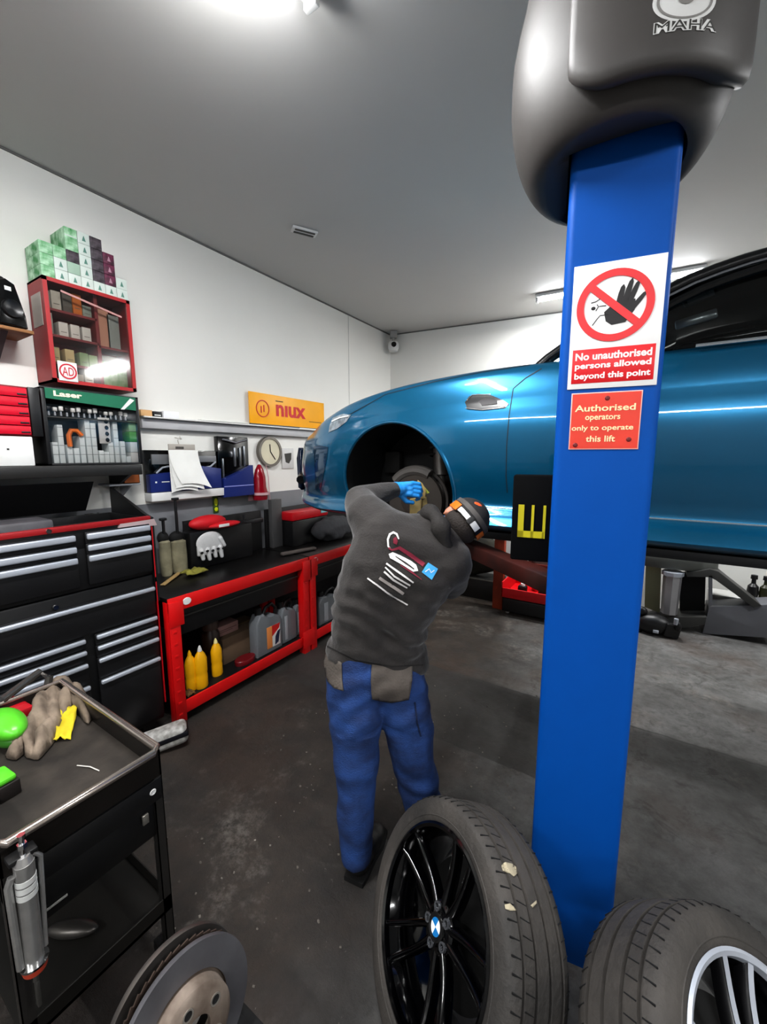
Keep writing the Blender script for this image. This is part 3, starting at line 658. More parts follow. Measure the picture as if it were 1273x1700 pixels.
mb=MB(); mb.b(0,w_+.1,-.01,.16,0,.012,.002); mb.build('ledge_board',mat('ledge_grey','#a8aab0',.5),t)
mb=MB(); mb.prism([(0,0),(.16,0),(.16,-.1)],0,.01,mtx=Matrix.Translation((.15,0,0))@Matrix.Rotation(PI/2,4,'Z')); mb.build('bracket',mat('ledge_grey','#a8aab0'),t)
# display case with green header
Xd=-3.0; a,zT=wl(66,641,Xd); b,_=wl(232,700,Xd); w_=b-a; h_=zT-ZSH
t=thing('display_case','black display case with a green header full of small tools','display case',(Xd,a,ZSH),RZ)
dd=Xd-XW-.02
mb=MB(); mb.b(0,.02,0,dd,0,h_,.002); mb.b(w_-.02,w_,0,dd,0,h_,.002); mb.b(0,w_,0,dd,h_-.012,h_,.002); mb.b(0,w_,0,dd,0,.012,.002); mb.b(0,w_,dd-.01,dd,0,h_,.002); mb.build('case_frame',blackp,t)
zh0=wl(232,688,Xd)[1]-ZSH
mb=MB(); mb.prism([(.02,h_*.86),(w_-.02,h_*.80),(w_-.02,h_*.985),(.02,h_*.99)],-.004,.004,.0); mb.build('header',mat('header_green','#0e6b4d',.45),t)
text('Laser',t,.06,-.006,h_*.895,w_*.27,h_*.07,mat('cream_ink','#ece0c8',.5),bold=.04)
mb=MB(); mb.prism([(w_*.78,h_*.80),(w_*.82,h_*.80),(w_*.95,h_*.95),(w_*.90,h_*.97)],-.006,-.004); mb.build('header_stripe',whitep,t)
mb=MB(); mb.b(.02,w_-.02,.0,dd-.02,h_*.62,h_*.635,.001); mb.build('inner_shelf',dgrey,t)
xx=.045; k=0
while xx<w_-.05 and k<17:
    hh_=h_*random.uniform(.10,.14); 
    t3=thing('small_tool','small silver tool hanging in the upper row of the display case','tool',(Xd-.03,a+xx,ZSH+h_*.655),RZ,'hanging tools in the display case')
    mb=MB(); mb.cone((0,.02,0),(0,.02,hh_*.55),.0065,.005,n=8); mb.build('tip',alu,t3)
    mb=MB(); mb.b(-.011,.011,.008,.03,hh_*.5,hh_,.004); mb.build('grip',whitep if k%3 else blackp,t3)
    xx+=.031; k+=1
# tall boxes inside
cols=[(.09,.30,'w'),(.15,.55,'w'),(.225,.27,'w'),(.29,.22,'w'),(.355,.40,'w'),(.42,.66,'w'),(.48,.60,'w'),(.545,.19,'w'),(.60,.17,'w'),(.655,.32,'w'),(.72,.64,'w'),(.79,.34,'w'),(.85,.10,'w')]
lightc=mat('pale_blue_card','#e4ecee',.6)
for k,(fx,fh,_) in enumerate(cols):
    t3=thing('slim_box','slim pale blister box number in the lower row'.replace(' number','')+(', %s from the left'%['first','second','third','fourth','fifth','sixth','seventh','eighth','ninth','tenth','eleventh','twelfth','thirteenth'][k])+' in the display case','box',(Xd-.02,a+fx*w_,ZSH+.013),RZ,None)
    bw=w_*.052; bh=h_*fh*.92
    mb=MB(); mb.b(-bw/2,bw/2,0,.10,0,bh,.002); mb.build('box_body',lightc,t3)
    mb=MB()
    for j in range(1,int(bh/.055)+1): mb.b(-bw/2-.0003,bw/2+.0003,-.0008,.0,j*.055-.002,j*.055)
    if int(bh/.055): mb.build('seam_line',dgrey,t3)
t3=thing('orange_clamp','orange curved clamp among the pale boxes of the display case','clamp',(Xd-.02,a+.26*w_,ZSH+h_*.25),RZ)
mb=MB(); mb.tube([(-.018,-.005,0),(-.02,-.005,.07),(-.005,-.005,.10),(.025,-.005,.10),(.05,-.005,.07)],.014,n=10); mb.build('clamp_body',mat('orange_plastic','#e0761a',.4),t3)
t3=thing('ring_card','white card with four black rings hanging in the display case','card',(Xd-.02,a+.60*w_,ZSH+h_*.30),RZ)
mb=MB(); mb.b(-.035,.035,.0,.008,0,.17,.004); mb.build('card_panel',whitep,t3)
mb=MB()
for j in range(4): mb.ell((.012,-.002,.025+j*.04),(.012,.004,.014),seg=12)
mb.build('ring_hole',blackm,t3)
for j in range(4):
    t3=thing('green_box',['white','green and white','bright green','pale green'][j%4]+' box in the right column of the display case, '+['bottom','second from bottom','third from bottom','topmost'][j],'box',(Xd-.02,a+.925*w_,ZSH+.013+j*h_*.155),RZ)
    mb=MB(); mb.b(-w_*.045,w_*.045,0,.1,0,h_*.15,.002); mb.build('box_body',[whitep,lightc,mat('bright_green_card','#3aa22c',.5),mat('pale_green_card','#9cc79a',.5)][j],t3)
mb=MB(); mb.b(.02,w_-.02,.0,.002,.012,h_*.79); mb.build('front_glass',glassc,t,smooth=0)
# red drawer cabinet on the shelf, left
a2=a-.012; 
t=thing('red_drawer_cabinet','bright red small drawer cabinet standing on the shelf at the left edge','drawer cabinet',(Xd,a2-.62,ZSH+.17),RZ)
zt_=wl(40,642,Xd)[1]-ZSH-.17; 
mb=MB(); mb.b(0,.62,0.004,dd,0,zt_,.006); mb.build('cabinet_body',mat('dark_crimson','#7a0a18',.4),t)
for i in range(5):
    mb=MB(); z_=zt_*(.03+i*.19); mb.b(.01,.565,-.012,.004,z_,z_+zt_*.175,.004); d=mb.build('drawer',mat('crimson_plastic','#c8092c',.35),t)
    mb=MB(); mb.b(.52,.56,-.016,-.012,z_+.01,z_+.018,.001); mb.build('pull',blackp,d)
mb=MB(); mb.b(.57,.62,-.012,.004,0,zt_,.003); mb.build('side_frame',blackp,t)
t=thing('white_storage_box','plain white storage box under the red drawer cabinet','box',(Xd,a2-.62,ZSH),RZ)
mb=MB(); mb.b(0,.57,0,dd-.01,0,.1685,.006); mb.build('box_body',whitep,t)
mb=MB(); mb.b(.45,.46,-.002,.0,.09,.1); mb.build('stud',dgrey,t)
# red glazed parts cabinet
Xr=-3.03; a,zT=wl(70,465,Xr); b,_=wl(223,650,Xr); _,zB=wl(85,636,Xr)
b=(wl(223,652,Xr)[0]+wl(215,495,Xr)[0])/2; zT=(wl(70,462,Xr)[1]+wl(215,497,Xr)[1])/2; zB=(wl(85,633,Xr)[1]+wl(223,651,Xr)[1])/2
a=(wl(70,465,Xr)[0]+wl(85,633,Xr)[0])/2
w_=b-a; h_=zT-zB; dd=Xr-XW-.002
redc=mat('cabinet_red','#961a20',.45)
t=thing('parts_cabinet','red glass fronted wall cabinet full of small part boxes','cabinet',(Xr,a,zB),RZ)
mb=MB(); mb.b(0,.012,0,dd,0,h_); mb.b(w_-.012,w_,0,dd,0,h_); mb.b(0,w_,0,dd,h_-.012,h_); mb.b(0,w_,0,dd,0,.012); mb.b(0,w_,dd-.006,dd,0,h_); mb.build('cabinet_body',redc,t,smooth=0)
mb=MB(); xd=w_*.60; mb.b(xd-.01,xd+.01,.03,dd-.01,.012,h_-.012)
sl=[h_*.20,h_*.47,h_*.72]
for z_ in sl: mb.b(.012,xd,.03,dd-.01,z_-.007,z_+.007)
mb.b(xd,w_-.012,.03,dd-.01,h_*.45-.007,h_*.45+.007); mb.build('inner_shelf',mat('inner_red','#7d2426',.5),t,smooth=0)
mb=MB(); fr=.022
mb.b(0,w_,-.014,0,0,fr); mb.b(0,w_,-.014,0,h_-fr,h_); mb.b(0,fr,-.014,0,0,h_); mb.b(w_-fr,w_,-.014,0,0,h_); dr=mb.build('door',mat('door_red','#a82428',.4),t,smooth=0)
mb=MB(); mb.b(fr,w_-fr,-.008,-.005,fr,h_-fr); mb.build('glass',glassc,dr,smooth=0)
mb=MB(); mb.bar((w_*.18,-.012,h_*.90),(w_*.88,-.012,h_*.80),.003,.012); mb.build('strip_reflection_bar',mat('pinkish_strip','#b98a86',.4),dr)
mb=MB(); mb.b(.03,.03+.10,-.018,-.0145,.012,.012+.115,.003); st=mb.build('sticker',whitep,t)
text('AD',st,.05,-.020,.045,.06,.05,mat('sticker_red','#c01830',.5),name='lettering')
mb=MB(); mb.lathe([(.038,-.0195),(.046,-.0195),(.046,-.0205),(.038,-.0205)],(.08,0,.07),'Y',n=30,closed=True); mb.build('sticker_ring',MATS['sticker_red'],st)
mb=MB(); mb.b(-.0025,-.0005,.03,dd-.04,h_*.55,h_*.86); mb.build('side_notice',mat('notice_grey','#b5aca4',.6),t)
ordn=['first','second','third','fourth','fifth','sixth']
rows=[(.014,[(.18,.09,'#9b9688','grey'),(.34,.06,'#b4b0a4','pale'),(.46,.10,'#c2c0b4','cream')],'bottom shelf'),
 (sl[0]+.008,[(.10,.09,'#b3a477','tan'),(.26,.09,'#bda97b','sand'),(.42,.085,'#7f9466','olive green'),(.53,.08,'#8ba070','light green')],'second shelf up'),
 (sl[1]+.008,[(.06,.15,'#9b9a90','grey'),(.22,.085,'#d0ccc4','white'),(.35,.085,'#cfcbc3','white labelled'),(.48,.085,'#c9c6be','off white')],'third shelf up'),
 (sl[2]+.008,[(.06,.10,'#8f8b80','grey green'),(.17,.11,'#b8b3a6','cream'),(.29,.12,'#5b564e','dark'),(.40,.13,'#c26a1c','orange'),(.51,.07,'#8d978b','pale green')],'top shelf')]
for z_,its,rn in rows:
    for k,(fx,fh,col_,cn) in enumerate(its):
        t3=thing('part_box','%s part box, %s from left on %s in red cabinet'%(cn,ordn[k],rn),'box',(Xr-.05,a+w_*fx,zB+z_),RZ)
        mb=MB(); bw=w_*.105; hb_=min(fh,.125); mb.b(-bw/2*.98,bw/2*.98,0,.09,0,hb_,.002); mb.build('box_body',mat('card_'+col_[1:],col_,.7),t3)
        mb=MB(); mb.b(-bw*.3,bw*.3,-.0012,0,hb_*.3,hb_*.34); mb.build('print_line',mat('ink_soft','#6a645c',.7),t3)
for k,(fx,zz_,bw,hh_,col_,lab) in enumerate(((.68,h_*.45+.008,.085,.235,'#b98a72','tall pinkish carton standing upper right inside the red cabinet'),(.82,h_*.45+.008,.075,.215,'#8f958f','tall grey patterned carton beside the pinkish one inside the red cabinet'),(.78,.013,.165,.17,'#5f8a4c','green printed carton at the lower right inside the red cabinet'),)):
    t3=thing('tall_carton' if k<2 else 'green_carton',lab,'carton',(Xr-.05,a+w_*fx,zB+zz_),RZ)
    mb=MB(); mb.b(-bw/2,bw/2,0,.1,0,hh_,.002); mb.build('carton_body',mat('card2_'+str(k),col_,.7,color2={'#5f8a4c':'#9ab08c'}.get(col_,None),vscale=25),t3)
t3=thing('folded_cloth','clear plastic bag lying on top of the green carton in the cabinet','bag',(Xr-.05,a+w_*.78,zB+.184),RZ)
mb=MB(); mb.ell((0,.04,.022),(.085,.04,.024)); mb.build('bag_body',mat('bag_grey','#a8a59a',.4),t3)
# filter boxes on top of the cabinet
names7=['first','second','third','fourth','fifth','sixth','seventh']
fg=mat('filter_green','#2f8a45',.5,color2='#bfe0c4',vscale=18); fw=mat('filter_white','#ccd6cf',.5); fd=mat('filter_dark','#2c2228',.5,color2='#5b525a',vscale=40); fm=mat('filter_maroon','#3a1226',.5,color2='#73304e',vscale=30); fg2=mat('filter_pale','#9fb8a6',.5)
stack=[['g','g','g'],['w','w','g'],['w','s','d'],['w','w','w','w','w'],['w','d','d','d','d'],['w','m','m','m'],['w','w']]
pitch=w_/7*.99; bh=.066
mm={'g':(fg,'green printed'),'w':(fw,'white'),'s':(fg2,'silver grey'),'d':(fd,'dark printed'),'m':(fm,'maroon')}
for i,colm in enumerate(stack):
    for j,k in enumerate(colm):
        t3=thing('filter_box','%s filter box, level %s, %s column from left, atop red cabinet'%(mm[k][1],['one','two','three','four','five'][j],names7[i]),'box',(Xr-.002,a+i*pitch+.006,zT+.0006+j*bh),RZ,'filter boxes stacked on the red cabinet')
        mb=MB(); mb.b(0,pitch-.002,0,dd-.01,0,bh-.001,.0015); mb.build('box_body',mm[k][0],t3)
        if k in 'wm':
            mb=MB(); mb.prism([(pitch*.35,bh*.25),(pitch*.65,bh*.25),(pitch*.52,bh*.7),(pitch*.48,bh*.7)],-.001,0); mb.build('print_mark',mat('teal_ink','#5c8a7c',.6) if k=='w' else mat('pink_ink','#b08a98',.6),t3)
t3=thing('green_filter_box','large green filter box topping the third column above the cabinet','box',(Xr-.002,a+2*pitch+.006,zT+.0006+3*bh),RZ)
mb=MB(); mb.b(0,pitch-.002,0,dd-.01,0,bh*1.95,.0015); mb.build('box_body',fg,t3)
mb=MB(); mb.b(0,pitch-.004,-.001,0,bh*1.2,bh*1.3); mb.build('print_band',fw,t3)
# speaker and shelf
Xk=-2.98; a,z1=wl(55,538,Xk); z0=wl(30,550,Xk)[1]
t=thing('wooden_shelf','plain brown wooden shelf board at the left edge under the speaker','shelf',(Xk,a-.45,z0-.0),RZ)
zt5=wl(20,528,Xk)[1]
mb=MB(); mb.b(0,.45,0,Xk-XW-.001,0,.018,.002); mb.build('board',mat('brown_board','#8f6238',.6,var=.2,stretch=(1,8,8)),t)
mb=MB(); mb.prism([(.03,0),(Xk-XW-.002,0),(Xk-XW-.002,-.13),(Xk-XW-.05,-.13)],-.015,.015,mtx=Matrix.Translation((.33,0,0))@Matrix.Rotation(PI/2,4,'Z')); mb.build('bracket',mat('bracket_grey','#4b4a4c',.4),t)
a1,_=wl(47,520,Xk-.03); ztop=wl(20,462,Xk-.05)[1]
t=thing('loudspeaker','black loudspeaker with curved front standing on the brown shelf','speaker',(Xk-.05,a1-.24,z0+.0185),RZ+.15)
hs=ztop-z0-.02
mb=MB(); mb.prism([(0,0),(.24,0),(.235,hs*.3),(.19,hs*.92),(.15,hs),(0,hs)],-.02,.14,.012); mb.build('cabinet',blackp,t)
mb=MB(); mb.prism([(.105,.015),(.232,.015),(.228,hs*.3),(.19,hs*.88),(.15,hs*.95),(.10,hs*.85)],-.045,-.02,.008); mb.build('front_baffle',blackg,t)
mb=MB(); mb.lathe([(0,-.05),(.03,-.052),(.045,-.06),(.05,-.05),(.05,-.044)],(.165,0,hs*.38),'Y',n=28); mb.build('woofer',mat('cone_black','#1a1a1c',.3),t)
mb=MB(); mb.b(.14,.17,-.048,-.045,hs*.72,hs*.80,.001); mb.build('badge',whitep,t)
# ------------------------------------------------------------------ lift column
CA=math.radians(9.8); CP=V((-.08,1.42,0))
nrm=V((math.sin(CA),-math.cos(CA),0)); ud=V((math.cos(CA),math.sin(CA),0))
def onf(x,y,off=0):
    r=ray(x,y); tt=(nrm.dot(CP-EYE)+off)/nrm.dot(r); p=EYE+r*tt; return (p-CP).dot(ud),p.z
t=thing('two_post_lift','blue steel lift column with grey plastic top cover','car lift',CP,CA); lift=t
uL,uR=-.158,.119
ZT=2.95
mb=MB()
# folded C section with rounded outer corners, open at the back
prof=[]
def arc(cx,cy,r,a0,a1,n=7): return [(cx+r*math.cos(a0+(a1-a0)*i/n),cy+r*math.sin(a0+(a1-a0)*i/n)) for i in range(n+1)]
r_=.022
outer=arc(uL+r_,r_,r_,-PI/2-PI/2,-PI/2)+arc(uR-r_,r_,r_,-PI/2,0)
outer=[(uL,.24)]+outer+[(uR,.24)]
inner=[(uR-.012,.24),(uR-.012,.014),(uL+.012,.014),(uL+.012,.24)]
ring=outer+inner
a=[mb.bm.verts.new((x,y,.0)) for x,y in ring]; b=[mb.bm.verts.new((x,y,ZT)) for x,y in ring]
mb.bm.faces.new(a); mb.bm.faces.new(b)
for i in range(len(a)): mb.bm.faces.new((a[i],a[(i+1)%len(a)],b[(i+1)%len(a)],b[i]))
mb.build('column',blue_lift,t,smooth=40)
mb=MB(); mb.b(uL-.02,uR+.02,.03,.32,0,.02,.003); mb.build('base_plate',mat('plate_dark','#1b1d20',.5),t)
# cover: round drum with a turned-in bowl underneath
cx,cy,RC=-.048,.09,.292
mb=MB(); NR=30; NS=84; ZB0=2.665
def capf(i,j):
    v=i/(NR-1); th=2*PI*j/NS
    if v<.6:
        ph=v/.6*PI/2; s=.60+.40*math.sin(ph); zt=ZB0+.27*(1-math.cos(ph))
    else:
        s=1; zt=ZB0+.27+(3.52-ZB0-.27)*(v-.6)/.4
    sn=math.sin(th)
    if math.cos(th)<0 and zt>2.99: s-=.13*(-math.cos(th))*min(1,(zt-2.99)/.16)**1.5
    if sn<0:   # the front turns under more tightly
        k=-sn; s=s+(1-s)*.35*k
    low=max(0,1-(zt-ZB0)/.27)
    return V((cx+RC*s*math.cos(th),cy+RC*s*sn,zt+low*.03*(-sn)))
g=mb.grid(capf,NR,NS,True)
mb.bm.faces.new(g[-1])
cin=[mb.bm.verts.new(V((max(uL-.006,min(uR+.006,v.co.x)),max(-.006,min(.26,v.co.y)),v.co.z+.02+.03*max(0,min(1,(v.co.x+.2)/.4))))) for v in g[0]]
for j in range(NS): mb.bm.faces.new((g[0][j],cin[j],cin[(j+1)%NS],g[0][(j+1)%NS]))
coverm=mat('cover_grey_plastic','#454240',.52,var=.05,bump=.03,bscale=40)
cov=mb.build('top_cover',coverm,t,smooth=60)
def drum(x,z,off):   # x measured along the drum surface from its front line
    a_=x/RC; return V((cx+(RC+off)*math.sin(a_),cy-(RC+off)*math.cos(a_),z))
# raised front panel following the drum
def pan(i,j):
    a_=math.radians(-29+(88+29)*i/46); x=a_*RC; xl=math.radians(-29)*RC
    zb0=2.725; rr=.12; dx=x-xl
    zlo=zb0+(rr-math.sqrt(max(0,rr*rr-(rr-dx)**2)) if dx<rr else 0)
    zlo+=.10*max(0,(math.degrees(a_)-45)/43)**1.5
    prof_=[(-.03,zlo+.012),(.004,zlo-.004),(.016,zlo+.006),(.021,zlo+.03),(.022,zlo+.08)]
    if j<5: off,z=prof_[j]
    else: off,z=.022,zlo+.08+(3.50-zlo-.08)*(j-4)/8
    edge=min(1,(dx+.0)/.028); e2=max(0,min(1,(88-math.degrees(a_))/25)); off=-.03+(off+.03)*math.sin(edge*PI/2)*(.62+.38*e2)
    return drum(x,z,off)
mb=MB(); mb.grid(pan,47,13); mb.build('front_panel',coverm,cov,smooth=180)
def onc(x,y,off=.024):
    best=None
    r=ray(x,y).normalized(); c0=CP+ud*cx-nrm*cy; o_=EYE-c0; rx,ox=V((r.x,r.y)),V((o_.x,o_.y)); R2=RC+off
    A2=rx.dot(rx);B2=2*rx.dot(ox);C2=ox.dot(ox)-R2*R2; tt=(-B2-math.sqrt(max(0,B2*B2-4*A2*C2)))/(2*A2); p_=EYE+r*tt; lx=(p_-CP).dot(ud); ly=-(p_-CP).dot(nrm)
    return math.atan2(lx-cx,-(ly-cy))*RC,p_.z
u0,z0_=onc(1084,57); u1,z1_=onc(1188,66); ztx=onc(1135,30)[1]
for off,mt_,bo,nm in ((.0228,whitep,.075,'lettering'),(.0236,dgrey,-.012,'lettering_fill')):
    gw=0 if bo>.05 else .0016; me=text_mesh('MAHA',u1-u0-2*gw,ztx-z0_-2*gw,bold=bo)
    for v in me.vertices: v.co=drum(u0+gw+v.co.x,z0_+gw+v.co.z,off-v.co.y*.5)
    link(nm,me,mt_,cov,smooth=0)
uc,zc_=onc(1140,-4); ru=abs(onc(1190,-4)[0]-uc); rz=abs(onc(1140,34)[1]-zc_)
for off,k0,k1,mt_,nm in ((.0226,0,1,whitep,'emblem_disc'),(.0236,.80,.88,mat('emblem_grey','#8b8986',.4),'emblem_ring'),(.0236,0,.25,mat('emblem_grey','#8b8986'),'emblem_core')):
    mb=MB(); mb.grid(lambda i,j:drum(uc+ru*(k0+(k1-k0)*i/4)*math.cos(2*PI*j/40),zc_+rz*(k0+(k1-k0)*i/4+.0001)*math.sin(2*PI*j/40),off),5,40,True); mb.build(nm,mt_,cov,smooth=180)
# carriage with black rubber door guard at the left
mb=MB(); mb.b(uL+.015,uR-.015,.10,.30,.9,1.55,.01); car_=mb.build('carriage',mat('carriage_dark','#15171a',.5),t)
g0=on(853,788,1,1.62); g1=on(905,935,1,1.62)
mb=MB(); 
gl,gz1=(g0-CP).dot(ud),g0.z; gr=(g1-CP).dot(ud); gz0=g1.z
mb.b(gl,uL+.03,.24,.30,gz0,gz1,.008); gd=mb.build('door_guard',mat('rubber_black','#030304',.85,spec=.15),t)
mb=MB(); s_=(gr-gl); yk=.238
hx0=gl+s_*.18; hx1=gl+s_*.92; hz0=gz0+(gz1-gz0)*.28; hz1=gz0+(gz1-gz0)*.66
mb.b(hx0,hx1,yk-.002,yk+.001,hz0,hz0+.026); 
for fx,wf in ((0,.022),(.5,.010),(.93,.010)): mb.b(hx0+(hx1-hx0)*fx,hx0+(hx1-hx0)*fx+wf,yk-.002,yk+.001,hz0,hz1)
mb.build('yellow_marking',mat('marking_yellow','#c8ba18',.5),gd)
# lift arms reaching under the car (rust red) 
armred=mat('arm_rust_red','#4a1a12',.6,color2='#2a110c')
for (pa,pb) in (((-.15,1.74,1.29),(-1.0,2.35,1.33)),):
    mb=MB(); mb.bar(pa,pb,.10,.08,.008); mb.build('lift_arm',armred if pb[0]<0 else mat('arm_grey','#5c5f63',.5),t,world=True)
    mb=MB(); mb.lathe([(0,0),(.06,0),(.06,.05),(.05,.065),(0,.065)],V(pb)+V((0,0,.04)),n=28); mb.build('arm_pad',blackm,t,world=True)
# ------------------------------------------------------------------ signs on the column
signw=mat('sign_white','#ecebea',.4); signr=mat('sign_bright_red','#d3141f',.4); inkb=mat('ink_black','#151214',.5)
u0,z1=onf(952,445); u1,_=onf(1110,418); _,z0=onf(943,647)
u0=-.132;u1=.103;z1=2.407;z0=2.053
t=thing('prohibition_sign','white sign with red circle and slash over a black hand on the column','sign',CP+ud*u0+V((0,0,z0)),CA)
w_=u1-u0; h_=z1-z0
mb=MB(); mb.b(0,w_,-.003,-.0008,0,h_,.0005); mb.build('sign_panel',signw,t)
mb=MB(); mb.b(.010,w_-.010,-.0037,-.003,.016,h_*.325,.0002); mb.build('red_panel',signr,t)
cxs,czs=w_*.48,h_*.655; Ro=w_*.425; Ri=Ro*.80
mb=MB(); mb.lathe([(Ri,-.0052),(Ro,-.0052),(Ro,-.003),(Ri,-.003)],(cxs,0,czs),'Y',n=64,closed=True); mb.build('prohibition_ring',signr,t)
mb=MB(); an=math.radians(-42); mb.bar((cxs-Ri*1.02*math.cos(an),-.0049,czs-Ri*1.02*math.sin(an)),(cxs+Ri*1.02*math.cos(an),-.0049,czs+Ri*1.02*math.sin(an)),.0016,Ro*.2); mb.build('prohibition_bar',signr,t)
# hand silhouette
mb=MB()
def strip(pts,ws,y=-.0040):
    L_=[];R_=[]
    for i,(x,z) in enumerate(pts):
        a_=pts[max(i-1,0)]; b_=pts[min(i+1,len(pts)-1)]; d=V((b_[0]-a_[0],b_[1]-a_[1])).normalized(); n=V((-d.y,d.x))*ws[i]/2
        L_.append((x+n.x,z+n.y)); R_.append((x-n.x,z-n.y))
    mb.prism(L_+R_[::-1],y,-.003)
k_=Ro
H0=(cxs+k_*.16,czs-k_*.14)
mb.prism([(H0[0]-.42*k_,H0[1]-.02*k_),(H0[0]-.20*k_,H0[1]+.18*k_),(H0[0]+.0*k_,H0[1]+.30*k_),(H0[0]+.36*k_,H0[1]+.25*k_),(H0[0]+.36*k_,H0[1]-.05*k_),(H0[0]+.15*k_,H0[1]-.36*k_),(H0[0]-.2*k_,H0[1]-.40*k_),(H0[0]-.36*k_,H0[1]-.28*k_)],-.0040,-.003)
for (x0_,z0_,x1_,z1_,wd) in ((-.05,.2,.04,.68,.15),(.1,.22,.25,.82,.15),(.22,.2,.42,.74,.14),(.3,.0,.62,.42,.13)):
    strip([(H0[0]+x0_*k_,H0[1]+z0_*k_),(H0[0]+(x0_+x1_)/2*k_,H0[1]+(z0_+z1_)/2*k_),(H0[0]+(x0_*.15+x1_*.85)*k_,H0[1]+(z0_*.15+z1_*.85)*k_),(H0[0]+x1_*k_,H0[1]+z1_*k_)],[wd*k_,wd*k_,wd*.75*k_,.02*k_],-.00405)
mb.build('hand_symbol',inkb,t)
mb=MB()
def ln(pts,w=.0022): strip([(cxs+x*k_,czs+z*k_) for x,z in pts],[w]*len(pts))
ln([(-.52,.40),(-.44,.34),(-.40,.22),(-.50,.16),(-.62,.14)]); ln([(-.48,-.10),(-.42,.02),(-.46,.08)]); ln([(-.40,.02),(-.22,.02)]); ln([(-.14,-.24),(-.36,-.24),(-.44,-.34),(-.55,-.50)])
mb.ell((cxs-.55*k_,-.0036,czs-.02*k_),(.006,.0006,.005)); mb.build('figure_outline',inkb,t)
text('No unauthorised',t,.018,-.0040,h_*.235,w_-.036,h_*.062,signw,bold=.03)
text('persons allowed',t,.018,-.0040,h_*.150,w_-.036,h_*.066,signw,bold=.03)
text('beyond this point',t,.018,-.0040,h_*.065,w_-.036,h_*.066,signw,bold=.03)
u0,u1,z0,z1=-.118,.071,1.870,2.041
t=thing('notice_sign','small faded orange red notice below the hand sign on the column','sign',CP+ud*u0+V((0,0,z0)),CA)
w_=u1-u0; h_=z1-z0
mb=MB(); mb.b(0,w_,-.0025,-.0008,0,h_,.0005); mb.build('sign_border',mat('border_pink','#f0b8ae',.4),t)
mb=MB(); mb.b(.003,w_-.003,-.0030,-.0025,.003,h_-.003); mb.build('sign_panel',mat('faded_red','#d8412f',.45,var=.1),t)
cr=mat('cream_lettering','#f0dcb0',.5)
text('Authorised',t,w_*.06,-.0034,h_*.67,w_*.86,h_*.115,cr,bold=.02)
text('operators',t,w_*.22,-.0034,h_*.49,w_*.50,h_*.12,cr,bold=.02)
text('only to operate',t,w_*.03,-.0034,h_*.31,w_*.88,h_*.12,cr,bold=.02)
text('this lift',t,w_*.25,-.0034,h_*.135,w_*.42,h_*.11,cr,bold=.02)
for fx,fz in ((.52,.89),(.86,.17),(.10,.08)):
    mb=MB(); mb.lathe([(0,-.006),(.005,-.0055),(.007,-.003),(0,-.003)],(w_*fx,0,h_*fz),'Y',n=16); mb.build('rivet',mat('rivet_dark_red','#6e1a1c',.5),t)
# ------------------------------------------------------------------ surface helpers
def bake(o,remesh=None,smooth=0,fn=None):
    """apply modifiers of o, return evaluated mesh in o's local space"""
    if remesh:
        md=o.modifiers.new('r','REMESH'); md.mode='VOXEL'; md.voxel_size=remesh; md.use_smooth_shade=True
    if smooth:
        md=o.modifiers.new('s','SMOOTH'); md.iterations=smooth; md.factor=.6
    bpy.context.view_layer.update()
    me=bpy.data.meshes.new_from_object(o.evaluated_get(bpy.context.evaluated_depsgraph_get()))
    old=o.data; mats=[m_ for m_ in old.materials]; o.modifiers.clear(); o.data=me; me.name=o.name; bpy.data.meshes.remove(old)
    if len(me.materials)==0:
        for m_ in mats: me.materials.append(m_)
    if fn:
        ns=[v.normal.copy() for v in me.vertices]
        for v,n in zip(me.vertices,ns): v.co+=n*fn(v.co,n)
        me.update()
    me.shade_smooth()
    return me
def bvh_of(o):
    me=o.data; M=wm(o); 
    return BVHTree.FromPolygons([M@v.co for v in me.vertices],[tuple(p.vertices) for p in me.polygons])
def hit(bv,x,y,off):
    r=ray(x,y).normalized(); h=bv.ray_cast(EYE,r)
    if h[0] is None: return None
    n=h[1]; 
    if n.dot(r)>0: n=-n
    return h[0]+n*off
def patch(bv,poly,off,name,mt,parent,step=3.0,th=0):
    bd=[]
    for i in range(len(poly)):
        a=V(poly[i]);b=V(poly[(i+1)%len(poly)]);k=max(1,int((b-a).length/step))
        bd+=[a+(b-a)*j/k for j in range(k)]
    xs=[p_.x for p_ in bd];ys=[p_.y for p_ in bd]
    def inside(p_):
        c=False;n=len(poly);j=n-1
        for i in range(n):
            xi,yi=poly[i];xj,yj=poly[j]
            if (yi>p_[1])!=(yj>p_[1]) and p_[0]<(xj-xi)*(p_[1]-yi)/(yj-yi)+xi: c=not c
            j=i
        return c
    pts=list(bd); y=min(ys)+step*.5
    while y<max(ys):
        x=min(xs)+step*.5
        while x<max(xs):
            if inside((x,y)) and min((V((x,y))-q).length for q in bd)>step*.45: pts.append(V((x,y)))
            x+=step
        y+=step
    r=delaunay_2d_cdt([V((p_.x,p_.y)) for p_ in pts],[],[list(range(len(bd)))],1,.001)
    co=[];ok=[]
    for q in r[0]:
        h=hit(bv,q.x,q.y,off); ok.append(h is not None); co.append(h if h is not None else V((0,0,0)))
    fs=[f for f in r[2] if all(ok[i] for i in f)]
    fs=[f for f in fs if max((co[f[i]]-co[f[i-1]]).length for i in range(len(f)))<.06]
    me=bpy.data.meshes.new(name); me.from_pydata(co,[],fs)
    bm=bmesh.new(); bm.from_mesh(me); bmesh.ops.delete(bm,geom=[v for v in bm.verts if not v.link_faces],context='VERTS'); bmesh.ops.recalc_face_normals(bm,faces=bm.faces); bm.to_mesh(me); bm.free()
    o=link(name,me,mt,parent,world=True,smooth=180)
    if th:
        md=o.modifiers.new('s','SOLIDIFY'); md.thickness=th; md.offset=0
    return o
